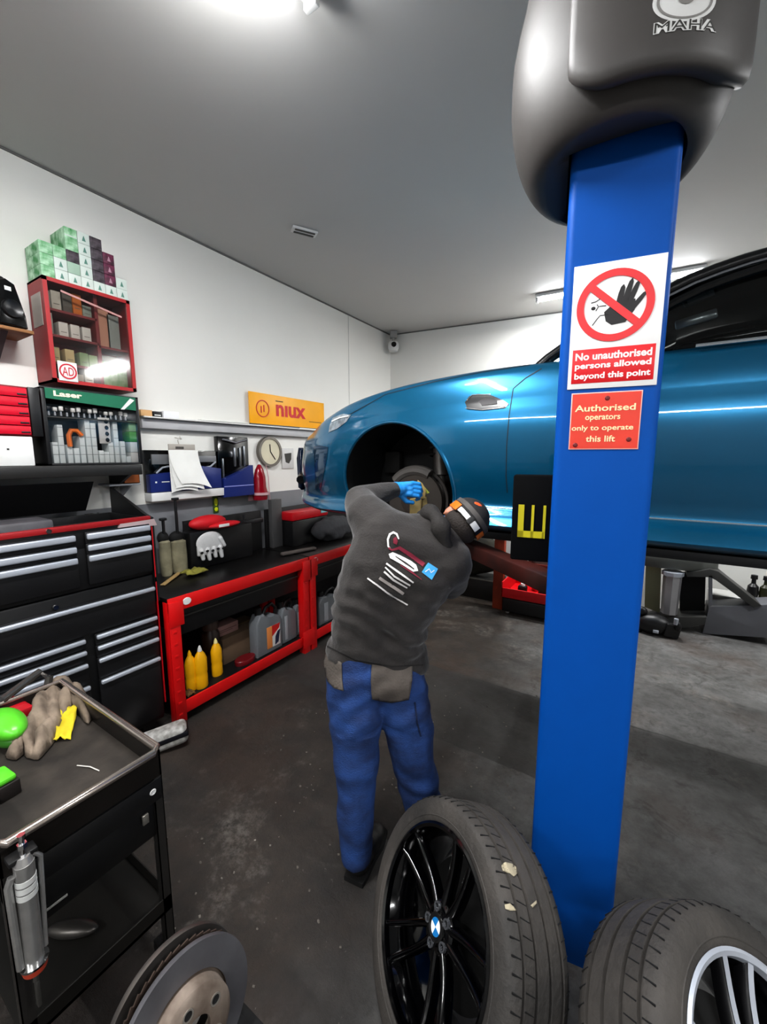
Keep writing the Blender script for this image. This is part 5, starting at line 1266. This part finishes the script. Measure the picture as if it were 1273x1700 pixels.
# ------------------------------------------------------------------ loose wheels
tyrem=mat('tyre_rubber','#2c2a28',.72,bump=.35,bscale=60,color2='#45413d',vscale=5)
def wheel(c,yaw,lean,R_,W_,rr,label,style,spin=0):
    ax=V((math.cos(yaw)*math.cos(lean),math.sin(yaw)*math.cos(lean),math.sin(lean))); h_=V((-math.sin(yaw),math.cos(yaw),0)); u_=ax.cross(h_)
    M=Matrix((ax,h_,u_)).transposed().to_4x4(); M.translation=V(c)
    t=thing('alloy_wheel',label,'wheel',mtx=M)
    hw=W_/2; prof=[(rr*.97,hw*.80),(rr*1.0,hw*.93),(rr*1.045,hw*.99),(rr*1.10,hw*1.0),(R_*.93,hw*.99),(R_*.965,hw*.93),(R_*.985,hw*.80),(R_*.992,hw*.74)]
    tr=[]
    for g0 in (.62,.22,-.22,-.62):
        tr+=[(R_*.995+.002*(1-abs(g0)),hw*(g0+.055)),(R_*.972,hw*(g0+.045)),(R_*.972,hw*(g0-.045)),(R_*.995+.002*(1-abs(g0)),hw*(g0-.055))]
    prof=prof+tr+[(r,-x) for r,x in prof[::-1]]
    mb=MB(); mb.lathe(prof,(0,0,0),'X',n=96,closed=True); ty=mb.build('tyre',tyrem,t,smooth=40)
    mb=MB()
    for k in range(64):
        a_=2*PI*k/64
        for s_ in (1,-1):
            for (x0,x1) in ((.68,.90),):
                p0=V((hw*s_*x0,R_*.994*math.cos(a_),R_*.994*math.sin(a_))); p1=V((hw*s_*x1,R_*.974*math.cos(a_+.02),R_*.974*math.sin(a_+.02)))
                mb.bar(p0,p1,.003,.004)
        p0=V((hw*.28,R_*.997*math.cos(a_),R_*.997*math.sin(a_))); p1=V((hw*.56,R_*.996*math.cos(a_+.03),R_*.996*math.sin(a_+.03))); mb.bar(p0,p1,.0025,.003)
    mb.build('tread_sipes',blackm,ty)
    # mould lines on the sidewall
    mb=MB(); mb.lathe([(rr*1.075,hw*.997),(rr*1.085,hw*1.012),(rr*1.095,hw*.997)],(0,0,0),'X',n=96,closed=True); mb.build('sidewall_bead',tyrem,ty)
    lipm=blackg if style=='black' else alu
    mb=MB(); mb.lathe([(rr*.945,hw*.80),(rr*.955,hw*.96),(rr*.99,hw*1.0),(rr*1.02,hw*.97),(rr*1.0,hw*.82)],(0,0,0),'X',n=96,closed=True)
    rim=mb.build('rim_lip',lipm,t,smooth=50)
    mb=MB(); mb.lathe([(rr*.96,hw*.82),(rr*.90,hw*.55),(rr*.86,hw*.2),(rr*.88,-hw*.6),(rr*.96,-hw*.9),(rr*.98,-hw*.9),(rr*.91,-hw*.55),(rr*.89,hw*.2),(rr*.93,hw*.5),(rr*.98,hw*.82)],(0,0,0),'X',n=96,closed=True); mb.build('barrel',blackg,rim,smooth=50)
    mb=MB(); mb.lathe([(0,-hw*.2),(rr*.68,-hw*.2),(rr*.70,-hw*.15),(rr*.3,-hw*.05),(0,-hw*.05)],(0,0,0),'X',n=64); mb.build('inner_disc',mat('inner_black','#060606',.5),rim)
    xh=hw*.62; xr=hw*.86
    for k in range(5):
        a0=spin+2*PI*k/5
        mb=MB()
        for s_ in (-1,1):
            n=8; sec=[]
            for i in range(n+1):
                f=i/n; r=rr*(.13+.83*f); an=a0+s_*(.16+.02*f)*(1 if f>.0 else 1)+s_*.20*(1-f)**2; x=xh+(xr-xh)*f-.012*math.sin(PI*f)
                wd=rr*(.105-.034*f) ; tv=V((0,-math.sin(an),math.cos(an))); rv=V((0,math.cos(an),math.sin(an))); p_=rv*r+V((x,0,0))
                sec.append([p_-tv*wd*.5+V((-.030,0,0)),p_-tv*wd*.45,p_-tv*wd*.2+V((.006,0,0)),p_+tv*wd*.2+V((.006,0,0)),p_+tv*wd*.45,p_+tv*wd*.5+V((-.030,0,0))])
            g_=mb.grid(lambda i,j:sec[i][j],n+1,6,True); mb.bm.faces.new(g_[0]); mb.bm.faces.new(g_[-1])
        sp=mb.build('spoke',blackg if style=='black' else mat('rim_black_satin','#0d0d0f',.25,coat=.4),t,smooth=50)
        if style!='black':
            for s_ in (-1,1):
                mb=MB(); n=8; sec=[]
                for i in range(n+1):
                    f=i/n; r=rr*(.16+.80*f); an=a0+s_*(.16+.02*f)+s_*.20*(1-f)**2; x=xh+(xr-xh)*f-.012*math.sin(PI*f)+.0075
                    wd=rr*.034; tv=V((0,-math.sin(an),math.cos(an))); rv=V((0,math.cos(an),math.sin(an))); p_=rv*r+V((x,0,0)); sec.append([p_-tv*wd,p_+tv*wd])
                mb.grid(lambda i,j:sec[i][j],n+1,2); o_=mb.build('machined_face',alu,sp,smooth=50,recalc=False)
    mb=MB(); mb.lathe([(0,xh-.03),(rr*.25,xh-.03),(rr*.25,xh-.004),(rr*.20,xh+.006),(rr*.15,xh+.004),(0,xh+.004)],(0,0,0),'X',n=48); hubo=mb.build('wheel_hub',blackg,t,smooth=50)
    for k in range(5):
        mb=MB(); a_=spin+PI/5+2*PI*k/5; c_=V((0,math.cos(a_)*rr*.185,math.sin(a_)*rr*.185)); mb.lathe([(.008,xh+.0),(.013,xh+.0),(.013,xh+.010),(.008,xh+.010)],c_,'X',n=16,closed=True)
        mb.build('bolt_socket',mat('dull_chrome','#8d9096'),hubo)
    # round centre badge of blue and white quarters
    rb=.034
    mb=MB(); mb.lathe([(0,xh+.003),(rb,xh+.003),(rb*1.0,xh+.009),(rb*.9,xh+.011),(0,xh+.011)],(0,0,0),'X',n=40); bd_=mb.build('centre_cap',blackp,t)
    mb=MB(); mb.lathe([(rb*.93,xh+.010),(rb*1.02,xh+.010),(rb*1.02,xh+.012),(rb*.93,xh+.012)],(0,0,0),'X',n=40,closed=True); mb.build('cap_ring',chrome,bd_)
    for q in range(4):
        mb=MB(); vs=[mb.bm.verts.new((xh+.0118,0,0))]+[mb.bm.verts.new((xh+.0118,rb*.66*math.cos(q*PI/2+i*PI/16),rb*.66*math.sin(q*PI/2+i*PI/16))) for i in range(9)]
        mb.bm.faces.new(vs); mb.build('badge_quarter',mat('roundel_blue','#1c78b8',.3) if q%2 else mat('roundel_white','#eef2f5',.3),bd_,smooth=0,recalc=False)
    return t
w1=wheel((-.389,1.049,.356),-2.229,.481,.3406,.2335,.258,'alloy wheel with glossy black spokes leaning against the blue column','black',spin=PI/2+.05)
wheel((.300,1.053,.350),-.368,.769,.358,.246,.268,'alloy wheel with silver edged spokes at the bottom right corner','silver',spin=.9)
# pale grit stuck to the near tyre
ty1=[c for c in w1.children if c.name.startswith('tyre')][0]; yb_=bvh_of(ty1); fm_=mat('pale_fleck','#a39a84',.8,bump=.5)
for poly in ([(832,1437),(838,1432),(848,1434),(857,1439),(859,1450),(852,1456),(845,1450),(834,1446)],[(837,1502),(846,1500),(852,1506),(857,1512),(846,1512),(838,1509)],[(880,1503),(889,1495),(890,1500),(883,1507)]):
    patch(yb_,poly,.002,'grit_fleck',fm_,ty1,step=2.5,th=.002)
# ------------------------------------------------------------------ brake disc on a low box
dc=atd(309,1697,.80)
ax=V((math.cos(-.05)*math.cos(.22),math.sin(-.05)*math.cos(.22),math.sin(.22))); h_=V((.05,1,0)).normalized(); h_=(h_-ax*h_.dot(ax)).normalized(); u_=ax.cross(h_)
M=Matrix((ax,h_,u_)).transposed().to_4x4(); M.translation=dc
R_=.162
t=thing('brake_disc','worn vented steel brake disc standing at the bottom left beside the cart','brake disc',mtx=M)
facem=mat('disc_face_steel','#77777b',.36,.55,color2='#57565a',vscale=4)
mb=MB(); mb.lathe([(.10,.0),(R_,.0),(R_+.001,.006),(R_,.014),(.10,.014)],(0,0,0),'X',n=96,closed=True); mb.build('front_rotor',facem,t)
mb=MB(); mb.lathe([(.085,-.062),(R_,-.062),(R_+.001,-.053),(R_,-.046),(.085,-.046)],(0,0,0),'X',n=96,closed=True); mb.build('rear_rotor',steel,t)
mb=MB()
for k in range(48):
    a_=2*PI*k/48; mb.bar((-.023,.10*math.cos(a_),.10*math.sin(a_)),(-.023,.152*math.cos(a_+.12),.152*math.sin(a_+.12)),.004,.048)
mb.build('vanes',mat('rust_dark','#3a2c24',.8),t)
mb=MB(); mb.lathe([(.034,.050),(.080,.050),(.090,.044),(.093,.012),(.104,.0),(.104,.012),(.100,.0135),(.098,-.02),(.085,-.02),(.083,.038),(.034,.038)],(0,0,0),'X',n=72,closed=True); ho=mb.build('hat',mat('hat_rust_steel','#8f8378',.6,.35,color2='#5e5147',vscale=14),t,smooth=40)
for k in range(5):
    a_=2*PI*k/5+.5; c_=V((0,math.cos(a_)*.060,math.sin(a_)*.060)); mb=MB(); mb.lathe([(0,.0505),(.009,.0505),(.009,.0515),(0,.0515)],c_,'X',n=20); mb.build('bolt_hole',blackm,ho)
    mb=MB(); mb.lathe([(.0095,.0502),(.013,.0502),(.013,.0525),(.0095,.0525)],c_,'X',n=20,closed=True); mb.build('hole_rim',mat('bright_steel','#b8b2aa',.3,.8),ho)
low=dc.z-R_*math.cos(.22)-.02
t=thing('floor_box','black low storage box under the brake disc at the bottom edge','box',(dc.x,dc.y,0))
mb=MB(); mb.b(-.20,.20,-.30,.16,0,low,.015); mb.build('box_body',blackp,t)
mb=MB(); mb.b(-.21,.21,-.31,.17,low-.03,low-.001,.008); mb.build('lid',blackm,t)
# ------------------------------------------------------------------ tool trolley
XA=-1.325; ZR=.85; Y0=.235; Y1=.655; XC=-2.12
def zc(px,py): return on(px,py,0,XA).z
t=thing('tool_trolley','black metal workshop trolley with chrome edged tray at lower left','trolley',(XA,Y0,0))
L_=Y1-Y0; D_=XA-XC; cm=mat('cart_black','#111112',.42); dirty=mat('dirty_tray','#3a342e',.65,bump=.3,bscale=14,color2='#1f1b17',vscale=7)
mb=MB(); mb.tube([(-.02,.0,ZR),(0,.02,ZR),(0,L_-.02,ZR),(-.02,L_,ZR),(-D_,L_,ZR),(-D_,0,ZR)],.013,n=12,closed=True); mb.build('tray_rail',mat('rail_steel','#b4aaa2',.22,.9),t)
zt_=zc(275,1280)
mb=MB(); mb.b(-.006,0,.0,L_,zt_,ZR,.0); mb.b(-D_,0,L_-.006,L_,zt_,ZR); mb.b(-D_,0,0,.006,zt_,ZR); mb.b(-D_,-D_+.006,0,L_,zt_,ZR); mb.build('tray_side',mat('tray_side_steel','#34302d',.25,.7),t,smooth=0)
mb=MB(); mb.b(-D_+.006,-.006,.006,L_-.006,zt_,zt_+.012); mb.build('tray_floor',dirty,t,smooth=0)
z1=zc(275,1318); z2_=zc(262,1386)
mb=MB(); mb.b(-.012,.004,.01,L_-.004,z1,zt_-.004,.003); mb.b(-D_,-.012,0,L_,z1,zt_-.002,.0); mb.build('top_frame',cm,t)
mb=MB(); mb.b(-D_+.02,-.006,.03,L_-.03,z2_,z1-.004,.003); dr=mb.build('drawer',mat('cart_drawer','#0c0c0d',.4),t)
mb=MB(); mb.b(-.004,-.001,.08,.13,z2_+.03,z2_+.036); mb.build('label_mark',mat('pale_mark','#8d8d88',.5),dr)
mb=MB(); mb.b(-.003,.006,L_-.075,L_-.055,z1-.055,z1-.02,.002); mb.build('drawer_latch',mat('latch_steel','#9a978f',.3,.7),dr)
mb=MB(); mb.lathe([(0,.004),(.009,.006),(.011,.004),(.011,.003),(0,.003)],(0,L_-.035,(z1+zt_)/2),'X',n=16); mb.build('rivet',whitep,t)
for (x,y) in ((-.03,0.0),(-.03,L_-.03),(-D_,0),(-D_,L_-.03)):
    mb=MB(); mb.b(x,x+.03,y,y+.003,.09,zt_,.0); mb.b(x+.027 if x>-.1 else x,x+.03 if x>-.1 else x+.003,y,y+.03,.09,zt_); 
    if y>0: mb.b(x,x+.03,y+.027,y+.03,.09,zt_)
    mb.build('leg',mat('cart_leg','#3f3d3b',.35,.6),t,smooth=0)
zs_=.22
mb=MB(); mb.b(-D_,0,0,L_,zs_,zs_+.012); mb.b(-.004,0,0,L_,zs_,zs_+.06); mb.b(-D_,0,L_-.004,L_,zs_,zs_+.06); mb.b(-D_,-D_+.004,0,L_,zs_,zs_+.06); mb.build('lower_tray',mat('lower_tray_black','#15130f',.5,var=.4,vscale=9),t,smooth=0)
for x in (-.04,-D_+.04):
    for y in (.03,L_-.03):
        mb=MB(); mb.lathe([(0,-.012),(.036,-.012),(.04,-.006),(.04,.006),(.036,.012),(0,.012)],(x,y,.04),'Y',n=24); mb.b(x-.015,x+.015,y-.02,y+.02,.078,.092); mb.build('caster',blackp,t)
ZTF=zt_+.0125
# hand tool in lower tray
q=on(245*420/1190,1100+1280*600/1700,2,zs_+.05); mb=MB(); mb.ell((0,0,0),(.085,.03,.02)); o=mb.build('spanner_head',mat('dull_dark_steel','#3f3d3b'if 0 else '#4a4744',.35,.7)); o.name='metal_scoop'; o.data.name='metal_scoop'; o.location=(-1.52,.42,zs_+.034); o.rotation_euler=(0,0,.6); tag(o,'dull metal scoop lying on the lower tray of the trolley','scoop')
# rag, green sprayer, cloth, block
def TP(x,y,dz=0): p_=on(x,y,2,ZTF+dz); return p_
mb=MB()
poly=[(8,1246),(30,1216),(52,1186),(50,1160),(66,1142),(92,1132),(112,1126),(124,1136),(136,1146),(148,1160),(150,1182),(146,1194),(134,1178),(120,1170),(112,1176),(98,1200),(84,1226),(62,1250),(46,1246),(40,1238),(26,1250)]
bd=[]
for k in range(len(poly)):
    a=V(poly[k]);b=V(poly[(k+1)%len(poly)]);n_=max(1,int((b-a).length/4)); bd+=[a+(b-a)*s_/n_ for s_ in range(n_)]
pts=list(bd)+[V((x+random.random(),y+random.random())) for x in range(8,152,4) for y in range(1126,1252,4)]
pts=bd+[q_ for q_ in pts[len(bd):] if min((q_-b_).length for b_ in bd)>2.2]
r_=delaunay_2d_cdt(pts,[],[list(range(len(bd)))],1,.001)
vs=[]
for q_ in r_[0]:
    dd_=min((q_-b_).length for b_ in bd); e_=min(1,dd_/9); e_=e_**.5
    w_=TP(q_.x,q_.y,.03)
    t_=(q_.x*.62+q_.y*.45)/1.0; rg=abs(math.sin(t_/8.5+1.7*noise.noise(V((q_.x/30,q_.y/30,0)))))
    vs.append(mb.bm.verts.new(V((w_.x,w_.y,ZTF+.004+e_*(.018+.038*rg+.03*noise.noise(V((q_.x/18,q_.y/18,2)))+.022*max(0,(1210-q_.y)/80))))))
for f_ in r_[2]: mb.bm.faces.new([vs[k] for k in f_])
bmesh.ops.delete(mb.bm,geom=[v for v in mb.bm.verts if not v.link_faces],context='VERTS')
o=mb.build('grey_rag',mat('beige_rag','#8b7d6e',.95,bump=.5,bscale=40,color2='#554a40',vscale=8),smooth=180); tag(solid(o,.006),'dirty beige grey rag crumpled over the back corner of the trolley tray','rag')
mb=MB()
q=TP(110,1215,.01)
def yc(i,j):
    u=i/10;v=j/10; a_=TP(84+34*u+12*v,1230-48*v+4*(1-u),0); return V((a_.x,a_.y,ZTF+.004+.03*abs(noise.noise(V((u*3,v*3,4))))+.02*v))
mb.grid(yc,11,11); tag(solid(mb.build('yellow_cloth',mat('yellow_cloth','#d2c026',.8,color2='#a8981c'),smooth=180),.004),'yellow cloth under the right side of the grey rag in the trolley','cloth')
p_=TP(18,1235,0)
t=thing('green_sprayer','rounded bright green plastic bottle top at the left edge of the trolley','bottle',(p_.x,p_.y,ZTF),0)
mb=MB(); mb.ell((-.02,.0,.075),(.115,.055,.045),seg=28); mb.build('upper_shell',mat('bright_green_plastic','#5bbf2e',.35,coat=.2),t)
mb=MB(); mb.ell((-.02,.0,.04),(.105,.05,.04),seg=28); mb.build('lower_shell',mat('dark_green_plastic','#3d7a2a',.4),t)
p_=TP(8,1325,0); t=thing('green_eraser_block','small black block with bright green lid near the left tray edge','block',(p_.x-.02,p_.y,ZTF),.1)
mb=MB(); mb.b(-.05,.04,-.02,.035,0,.05,.004); mb.build('block_body',mat('brown_black','#1c1512',.6),t)
mb=MB(); mb.b(-.05,.035,-.018,.03,.0505,.07,.008); mb.build('green_lid',mat('bright_green_plastic','#5bbf2e'),t)
p_=TP(25,1180,.03); mb=MB(); mb.box((p_.x,p_.y,ZTF+.03),(.16,.07,.06),(0,0,.1),.01); tag(mb.build('red_case',mat('case_red','#a81220',.4)),'red plastic case at the far left of the trolley behind the rag','case')
a_=TP(5,1165,.09); b_=TP(70,1128,.09); c_=TP(88,1140,.05)
mb=MB(); mb.tube([V((a_.x-.05,a_.y,ZTF+.065)),V((a_.x,a_.y,ZTF+.10)),V((b_.x-.02,min(b_.y,Y1-.03),ZTF+.12)),V((c_.x,min(c_.y,Y1-.03),ZTF+.10)),V((c_.x+.01,min(c_.y-.02,Y1-.05),ZTF+.03))],.016,n=10); tag(mb.build('bent_pipe',mat('handle_grey','#5d5a57',.25,.6)),'bent dark grey tube handle rising behind the rag on the trolley','handle')
a_=TP(128,1272);b_=TP(165,1281); mb=MB(); mb.tube([V((a_.x,a_.y,ZTF+.003)),V(((a_.x+b_.x)/2,(a_.y+b_.y)/2+.006,ZTF+.004)),V((b_.x,b_.y,ZTF+.003))],.002,n=6); tag(mb.build('wire',mat('hook_white','#c9c5be')),'short pale bent wire lying in the middle of the trolley tray','wire')
# grease gun hanging at the trolley corner
ga=atd(38,1412,.62); gb=atd(62,1600,.63)
ga=on(38,1420,0,XA+.045); gb=on(58,1600,0,XA+.045)
t=thing('grease_gun','silver grease gun with red end ring hanging on the trolley side','grease gun',ga)
dv=(gb-ga).normalized(); Lg=(gb-ga).length; sv=V((0,1,0))
gm=mat('gun_silver','#b5b4b2',.25,.7,var=.15,vscale=20)
mb=MB(); mb.cone(ga+dv*.02,gb,.022,.021,n=28); mb.cone(ga-dv*.0,ga+dv*.025,.014,.022,n=24); mb.build('barrel',gm,t,world=True)
mb=MB(); mb.cone(ga-dv*.05,ga,.006,.007,n=14); mb.cone(ga-dv*.035,ga-dv*.022,.011,.011,n=6); mb.cone(ga-dv*.06,ga-dv*.05,.009,.009,n=10); mb.build('nozzle',chrome,t,world=True)
mb=MB(); mb.tube([ga+dv*.04-sv*.026,ga+dv*.06-sv*.034,gb-dv*.02-sv*.028],.009,n=10); mb.tube([ga+dv*.01+sv*.02,ga+dv*.03+sv*.034,gb-dv*.03+sv*.026],.006,n=10); mb.build('lever',gm,t,world=True)
mb=MB(); mb.cone(gb-dv*.008,gb+dv*.012,.030,.026,n=28); mb.build('end_ring',mat('end_ring_red','#b8452e',.4),t,world=True)
mb=MB(); mb.cone(gb-dv*.014,gb-dv*.008,.031,.031,n=28); mb.build('end_band',chrome,t,world=True)
mb=MB(); mb.cone(gb+dv*.012,gb+dv*.05,.005,.008,n=12); mb.bar(gb+dv*.05,gb+dv*.13,.018,.01,.003); mb.build('pull_rod',dgrey,t,world=True)
mb=MB()
for k in range(3): mb.cone(ga+dv*(.06+.02*k),ga+dv*(.075+.02*k),.0228,.0228,n=28)
mb.build('label_band',mat('gun_label','#c9cac8',.4),t,world=True)
mb=MB(); mb.b(XA+.012,XA+.05,ga.y-.03,ga.y+.03,ga.z-.012,ga.z+.002,.003); mb.build('hanger',cm,t,world=True)
# white & black power tool on the floor by the chest
p0=on(268,1225,2,.08); p0.x=max(p0.x,XT+.16)
t=thing('polisher','white and black power tool with red knobs lying by the tool chest','power tool',(p0.x,p0.y,0),math.radians(60))
mb=MB(); mb.box((0,0,.075),(.30,.13,.12),(0,-.12,0),.035,4); mb.build('housing',mat('scuffed_white','#c6c5c2',.5,color2='#8f8d88',vscale=30),t)
mb=MB(); mb.box((0,0,.085),(.31,.136,.035),(0,-.12,0),.008); mb.build('dark_band',mat('navy_black','#14151d',.4),t)
mb=MB(); mb.cone((-.15,0,.05),(-.32,0,.03),.03,.022,n=18); mb.build('grip',blackp,t)
for k in range(2):
    mb=MB(); mb.ell((-.19-.03*k,.05-.09*k,.06),(.022,.022,.02)); mb.build('red_knob',redp,t)
# ------------------------------------------------------------------ far back: tray cart, cabinet, tarp
ydr=4.62
p0=on(836,1003,1,ydr-.25); 
a0=on(832,1020,2,0)
t=thing('red_tray_cart','low black cart with an open bright red tray left of the column','cart',(a0.x,4.6,0))
zt_=on(835,985,1,4.6).z; zb_=on(835,972+20,1,4.6).z
mb=MB(); mb.b(0,.75,0,.55,.04,.20,.01); mb.build('cart_body',blackp,t)
mb=MB(); mb.b(-.01,.76,-.02,.0,.22,.33,.004); mb.b(-.01,.005,-.02,.6,.22,.40,.004); mb.b(.745,.76,-.02,.6,.22,.40,.004); mb.b(-.01,.76,.58,.6,.22,.42,.004); mb.b(0,.75,0,.58,.21,.225); mb.build('red_tray',mat('tray_red','#d0101a',.4),t)
for x in (.05,.7):
    for y in (.06,.5):
        mb=MB(); mb.ell((x,y,.025),(.025,.015,.025)); mb.build('caster',mat('pale_castor','#9a9a98',.4),t)
for k,(x,y,m_) in enumerate(((.18,.2,blackp),(.42,.15,blackp),(.3,.4,redp),(.55,.35,redp))):
    t3=thing('small_socket_holder',['black tool with pale top at the left of the red tray','black socket set at the right of the red tray','red tool block at the back left of the red tray','red tool block at the back right of the red tray'][k],'tool',(a0.x+x,4.6+y,.2255))
    mb=MB(); mb.box((0,0,.05),(.10,.08,.10),(0,0,.4*k),.015); mb.build('holder_body',m_,t3)
    mb=MB(); mb.lathe([(0,.10),(.028,.10),(.024,.125),(0,.13)],n=18); mb.build('knob',whitep if k<2 else blackp,t3)
for x in (0,.7):
    pass
a1=on(700,960,1,4.95); b1=on(826,1002,2,0)
t=thing('dark_cabinet','dark low cabinet with pale edging on the far floor beyond the man','cabinet',(b1.x-1.15,b1.y,0))
hcab=on(800,962,1,b1.y).z
mb=MB(); mb.b(0,1.15,0,.33,0,hcab,.006); mb.build('cabinet_body',mat('cab_black','#12110f',.5),t)
mb=MB(); mb.b(0,1.15,-.006,.0,hcab-.012,hcab); mb.b(1.138,1.15,-.006,0,0,hcab); mb.b(0,1.15,-.006,0,.0,.012); mb.build('edging',mat('edging_grey','#6d6a62',.4),t)
t=thing('tarp_covered_stack','dark olive tarpaulin heap on the far cabinet below the car','tarpaulin',(b1.x-.55,b1.y+.17,hcab+.0005))
mb=MB(); mb.ell((0,0,.27),(.55,.15,.29),seg=40); o=mb.build('tarp_sheet',mat('olive_tarp','#2a281d',.8,bump=.6,bscale=9,color2='#16150f'),t)
for v in o.data.vertices: v.co+=v.co.normalized()*.06*noise.noise(v.co*5); v.co.z=max(v.co.z,0.0)
pz=on(826,890,1,4.75); pb=on(826,935,1,4.75)
t=thing('orange_post','rust orange steel post behind the red tray cart','post',(pz.x+.03,b1.y-.14,0))
mb=MB(); mb.b(-.06,.06,-.04,.04,0,pz.z-.02,.004); mb.build('post_body',mat('rust_orange','#8f3418',.5),t)
mb=MB(); mb.b(-.07,.07,-.05,.05,pz.z-.02,pz.z); mb.build('post_plates',mat('rust_orange','#8f3418'),t)
t=thing('red_shelf_unit','reddish brown shelf unit behind the red tray cart','shelf unit',(a0.x+.12,5.32,0))
mb=MB(); 
for z_ in (.1,.42,.68): mb.b(0,.7,0,.2,z_,z_+.05,.003)
mb.build('shelf_board',mat('brown_red','#6e2318',.5),t)
for x in (0,.67):
    mb=MB(); mb.b(x,x+.03,0,.2,0,.74,.003); mb.build('upright',mat('brown_red_dark','#4a1810',.5),t)
# ------------------------------------------------------------------ grey lift arm at the back right
YG=5.19
def gp(x,y,Y=YG): p_=on(x,y,1,Y); return (p_.x,max(p_.z,0))
gm1=mat('grey_lift_paint','#6a6b70',.4); gm2=mat('grey_lift_dark','#3e3e3c',.5)
o0=on(1165,1052,1,YG)
t=thing('grey_lift_arm','grey steel lift arm with round pad standing right of the column','lift arm',(o0.x,YG,0))
def gpr(poly,y0,y1,name,m_,bev=.0):
    mb=MB(); mb.prism([(gp(*q)[0]-o0.x,gp(*q)[1]) for q in poly],y0,y1,bev); return mb.build(name,m_,t)
gpr([(1165,1052),(1176,1016),(1176,1008),(1290,1003),(1290,1060)],0,.25,'lower_beam',gm1,.004)
gpr([(1140,950),(1178,944),(1192,948),(1264,1005),(1250,1008),(1188,962),(1178,957),(1140,957)],-.02,.25,'slanted_arm',gm2,.003)
gpr([(1176,1008),(1176,955),(1182,955),(1182,1003)],-.02,.02,'edge_plate',gm1)
gpr([(1130,957),(1174,957),(1172,1020),(1130,1020)],.12,.2,'inner_web',blackm)
gpr([(1065,1035),(1090,1022),(1172,1022),(1168,1034),(1115,1050),(1066,1042)],-.05,.25,'base_foot',gm2,.003)
gpr([(1072,940),(1098,940),(1095,1020),(1070,1010)],.05,.2,'post_plate',mat('pale_olive','#8a8868',.5))
c1=gp(1128,925); mb=MB(); zt_=gp(1120,918)[1]; zb_=gp(1120,945)[1]
mb.lathe([(0,zb_),(.40,zb_),(.44,zb_+.03),(.44,zt_-.02),(.42,zt_),(0,zt_)],(gp(1110,920)[0]-o0.x,.15,0),n=48,scale=(1,.45)); mb.build('round_pad',mat('pad_grey','#5f615c',.6),t)
mb=MB(); x_=gp(1116,960)[0]-o0.x; mb.cone((x_,.0,gp(1112,1018)[1]),(x_,.0,gp(1112,950)[1]),.075,.085,n=8); mb.build('silver_cylinder',mat('silver_painted','#b5b5b8',.3,.6),t)
mb=MB(); mb.cone((x_,.0,gp(1112,954)[1]),(x_,.0,gp(1112,948)[1]),.10,.10,n=8); mb.build('cylinder_collar',alu,t)
p_=on(1085,1030,1,4.95)
t=thing('dark_machine_part','small dark oily machine part on the floor before the lift arm','machine part',(p_.x,4.93,0))
mb=MB(); mb.ell((0,0,.10),(.17,.1,.11)); mb.box((.15,-.03,.08),(.14,.10,.14),(0,.2,.3),.02); mb.ell((.2,-.08,.15),(.03,.03,.05)); mb.ell((-.12,0,.22),(.06,.04,.05)); mb.build('housing',blackp,t)
mb=MB(); mb.lathe([(0,0),(.02,0),(.02,.06),(0,.06)],(.18,-.09,.17),n=12); mb.box((.02,-.1,.06),(.05,.02,.03),None,.004); mb.build('bolt_head',alu,t)
for k,(x0,nm) in enumerate(((1247,'small black bottle standing on the low ledge by the back wall'),(1268,'small dark olive bottle at the right edge by the back wall'))):
    Yb=5.60; a_=on(x0,997,1,Yb)
    t3=thing('small_bottle',nm,'bottle',(a_.x,Yb,.36))
    mb=MB(); mb.lathe([(0,0),(.045,0),(.05,.05),(.045,.12),(.02,.15),(.018,.20),(0,.20)],n=20); mb.build('bottle_body',blackp if k==0 else mat('olive_bottle','#2b2d12',.4),t3)
    mb=MB(); mb.lathe([(0,.2),(.03,.2),(.028,.24),(0,.245)],n=16); mb.build('cap',blackp,t3)
t=thing('back_ledge','long pale grey low ledge along the back wall at the right','ledge',(.75,5.5,0))
mb=MB(); mb.b(0,2.2,0,.24,0,.36,.01); mb.build('ledge_body',mat('ledge_pale','#b9b9b6',.6),t)
mb=MB(); mb.b(0,2.2,-.01,.245,.345,.3595,.004); mb.build('ledge_top',whitep,t)
# small floor bits
for k,(x,y) in enumerate(((1075,1044),(1060,1048))):
    p_=on(x,y,2,0); t3=thing('floor_bolt',['small black floor bolt right of the column base far back','small dark floor bolt hugging the column edge far back'][k],'bolt',(p_.x,p_.y,0)); mb=MB(); mb.lathe([(0,0),(.03,0),(.03,.012),(.014,.014),(.014,.06),(0,.06)],n=12); mb.build('bolt_body',blackp,t3)
# stray grit near the trolley and a leaf on the floor: countless crumbs
mb=MB()
for k in range(220):
    x=random.uniform(-1.9,-.3); y=random.uniform(.7,3.2); s_=random.uniform(.002,.006)
    mb.box((x,y,s_*.4),(s_*2,s_*1.4,s_),(random.random(),random.random(),random.random()*3))
o=mb.build('floor_grit',mat('grit_pale','#8a847c',.8,color2='#3c3731',vscale=3)); tag(o,'scattered pale grit and crumbs on the dark concrete floor','grit',kind='stuff')
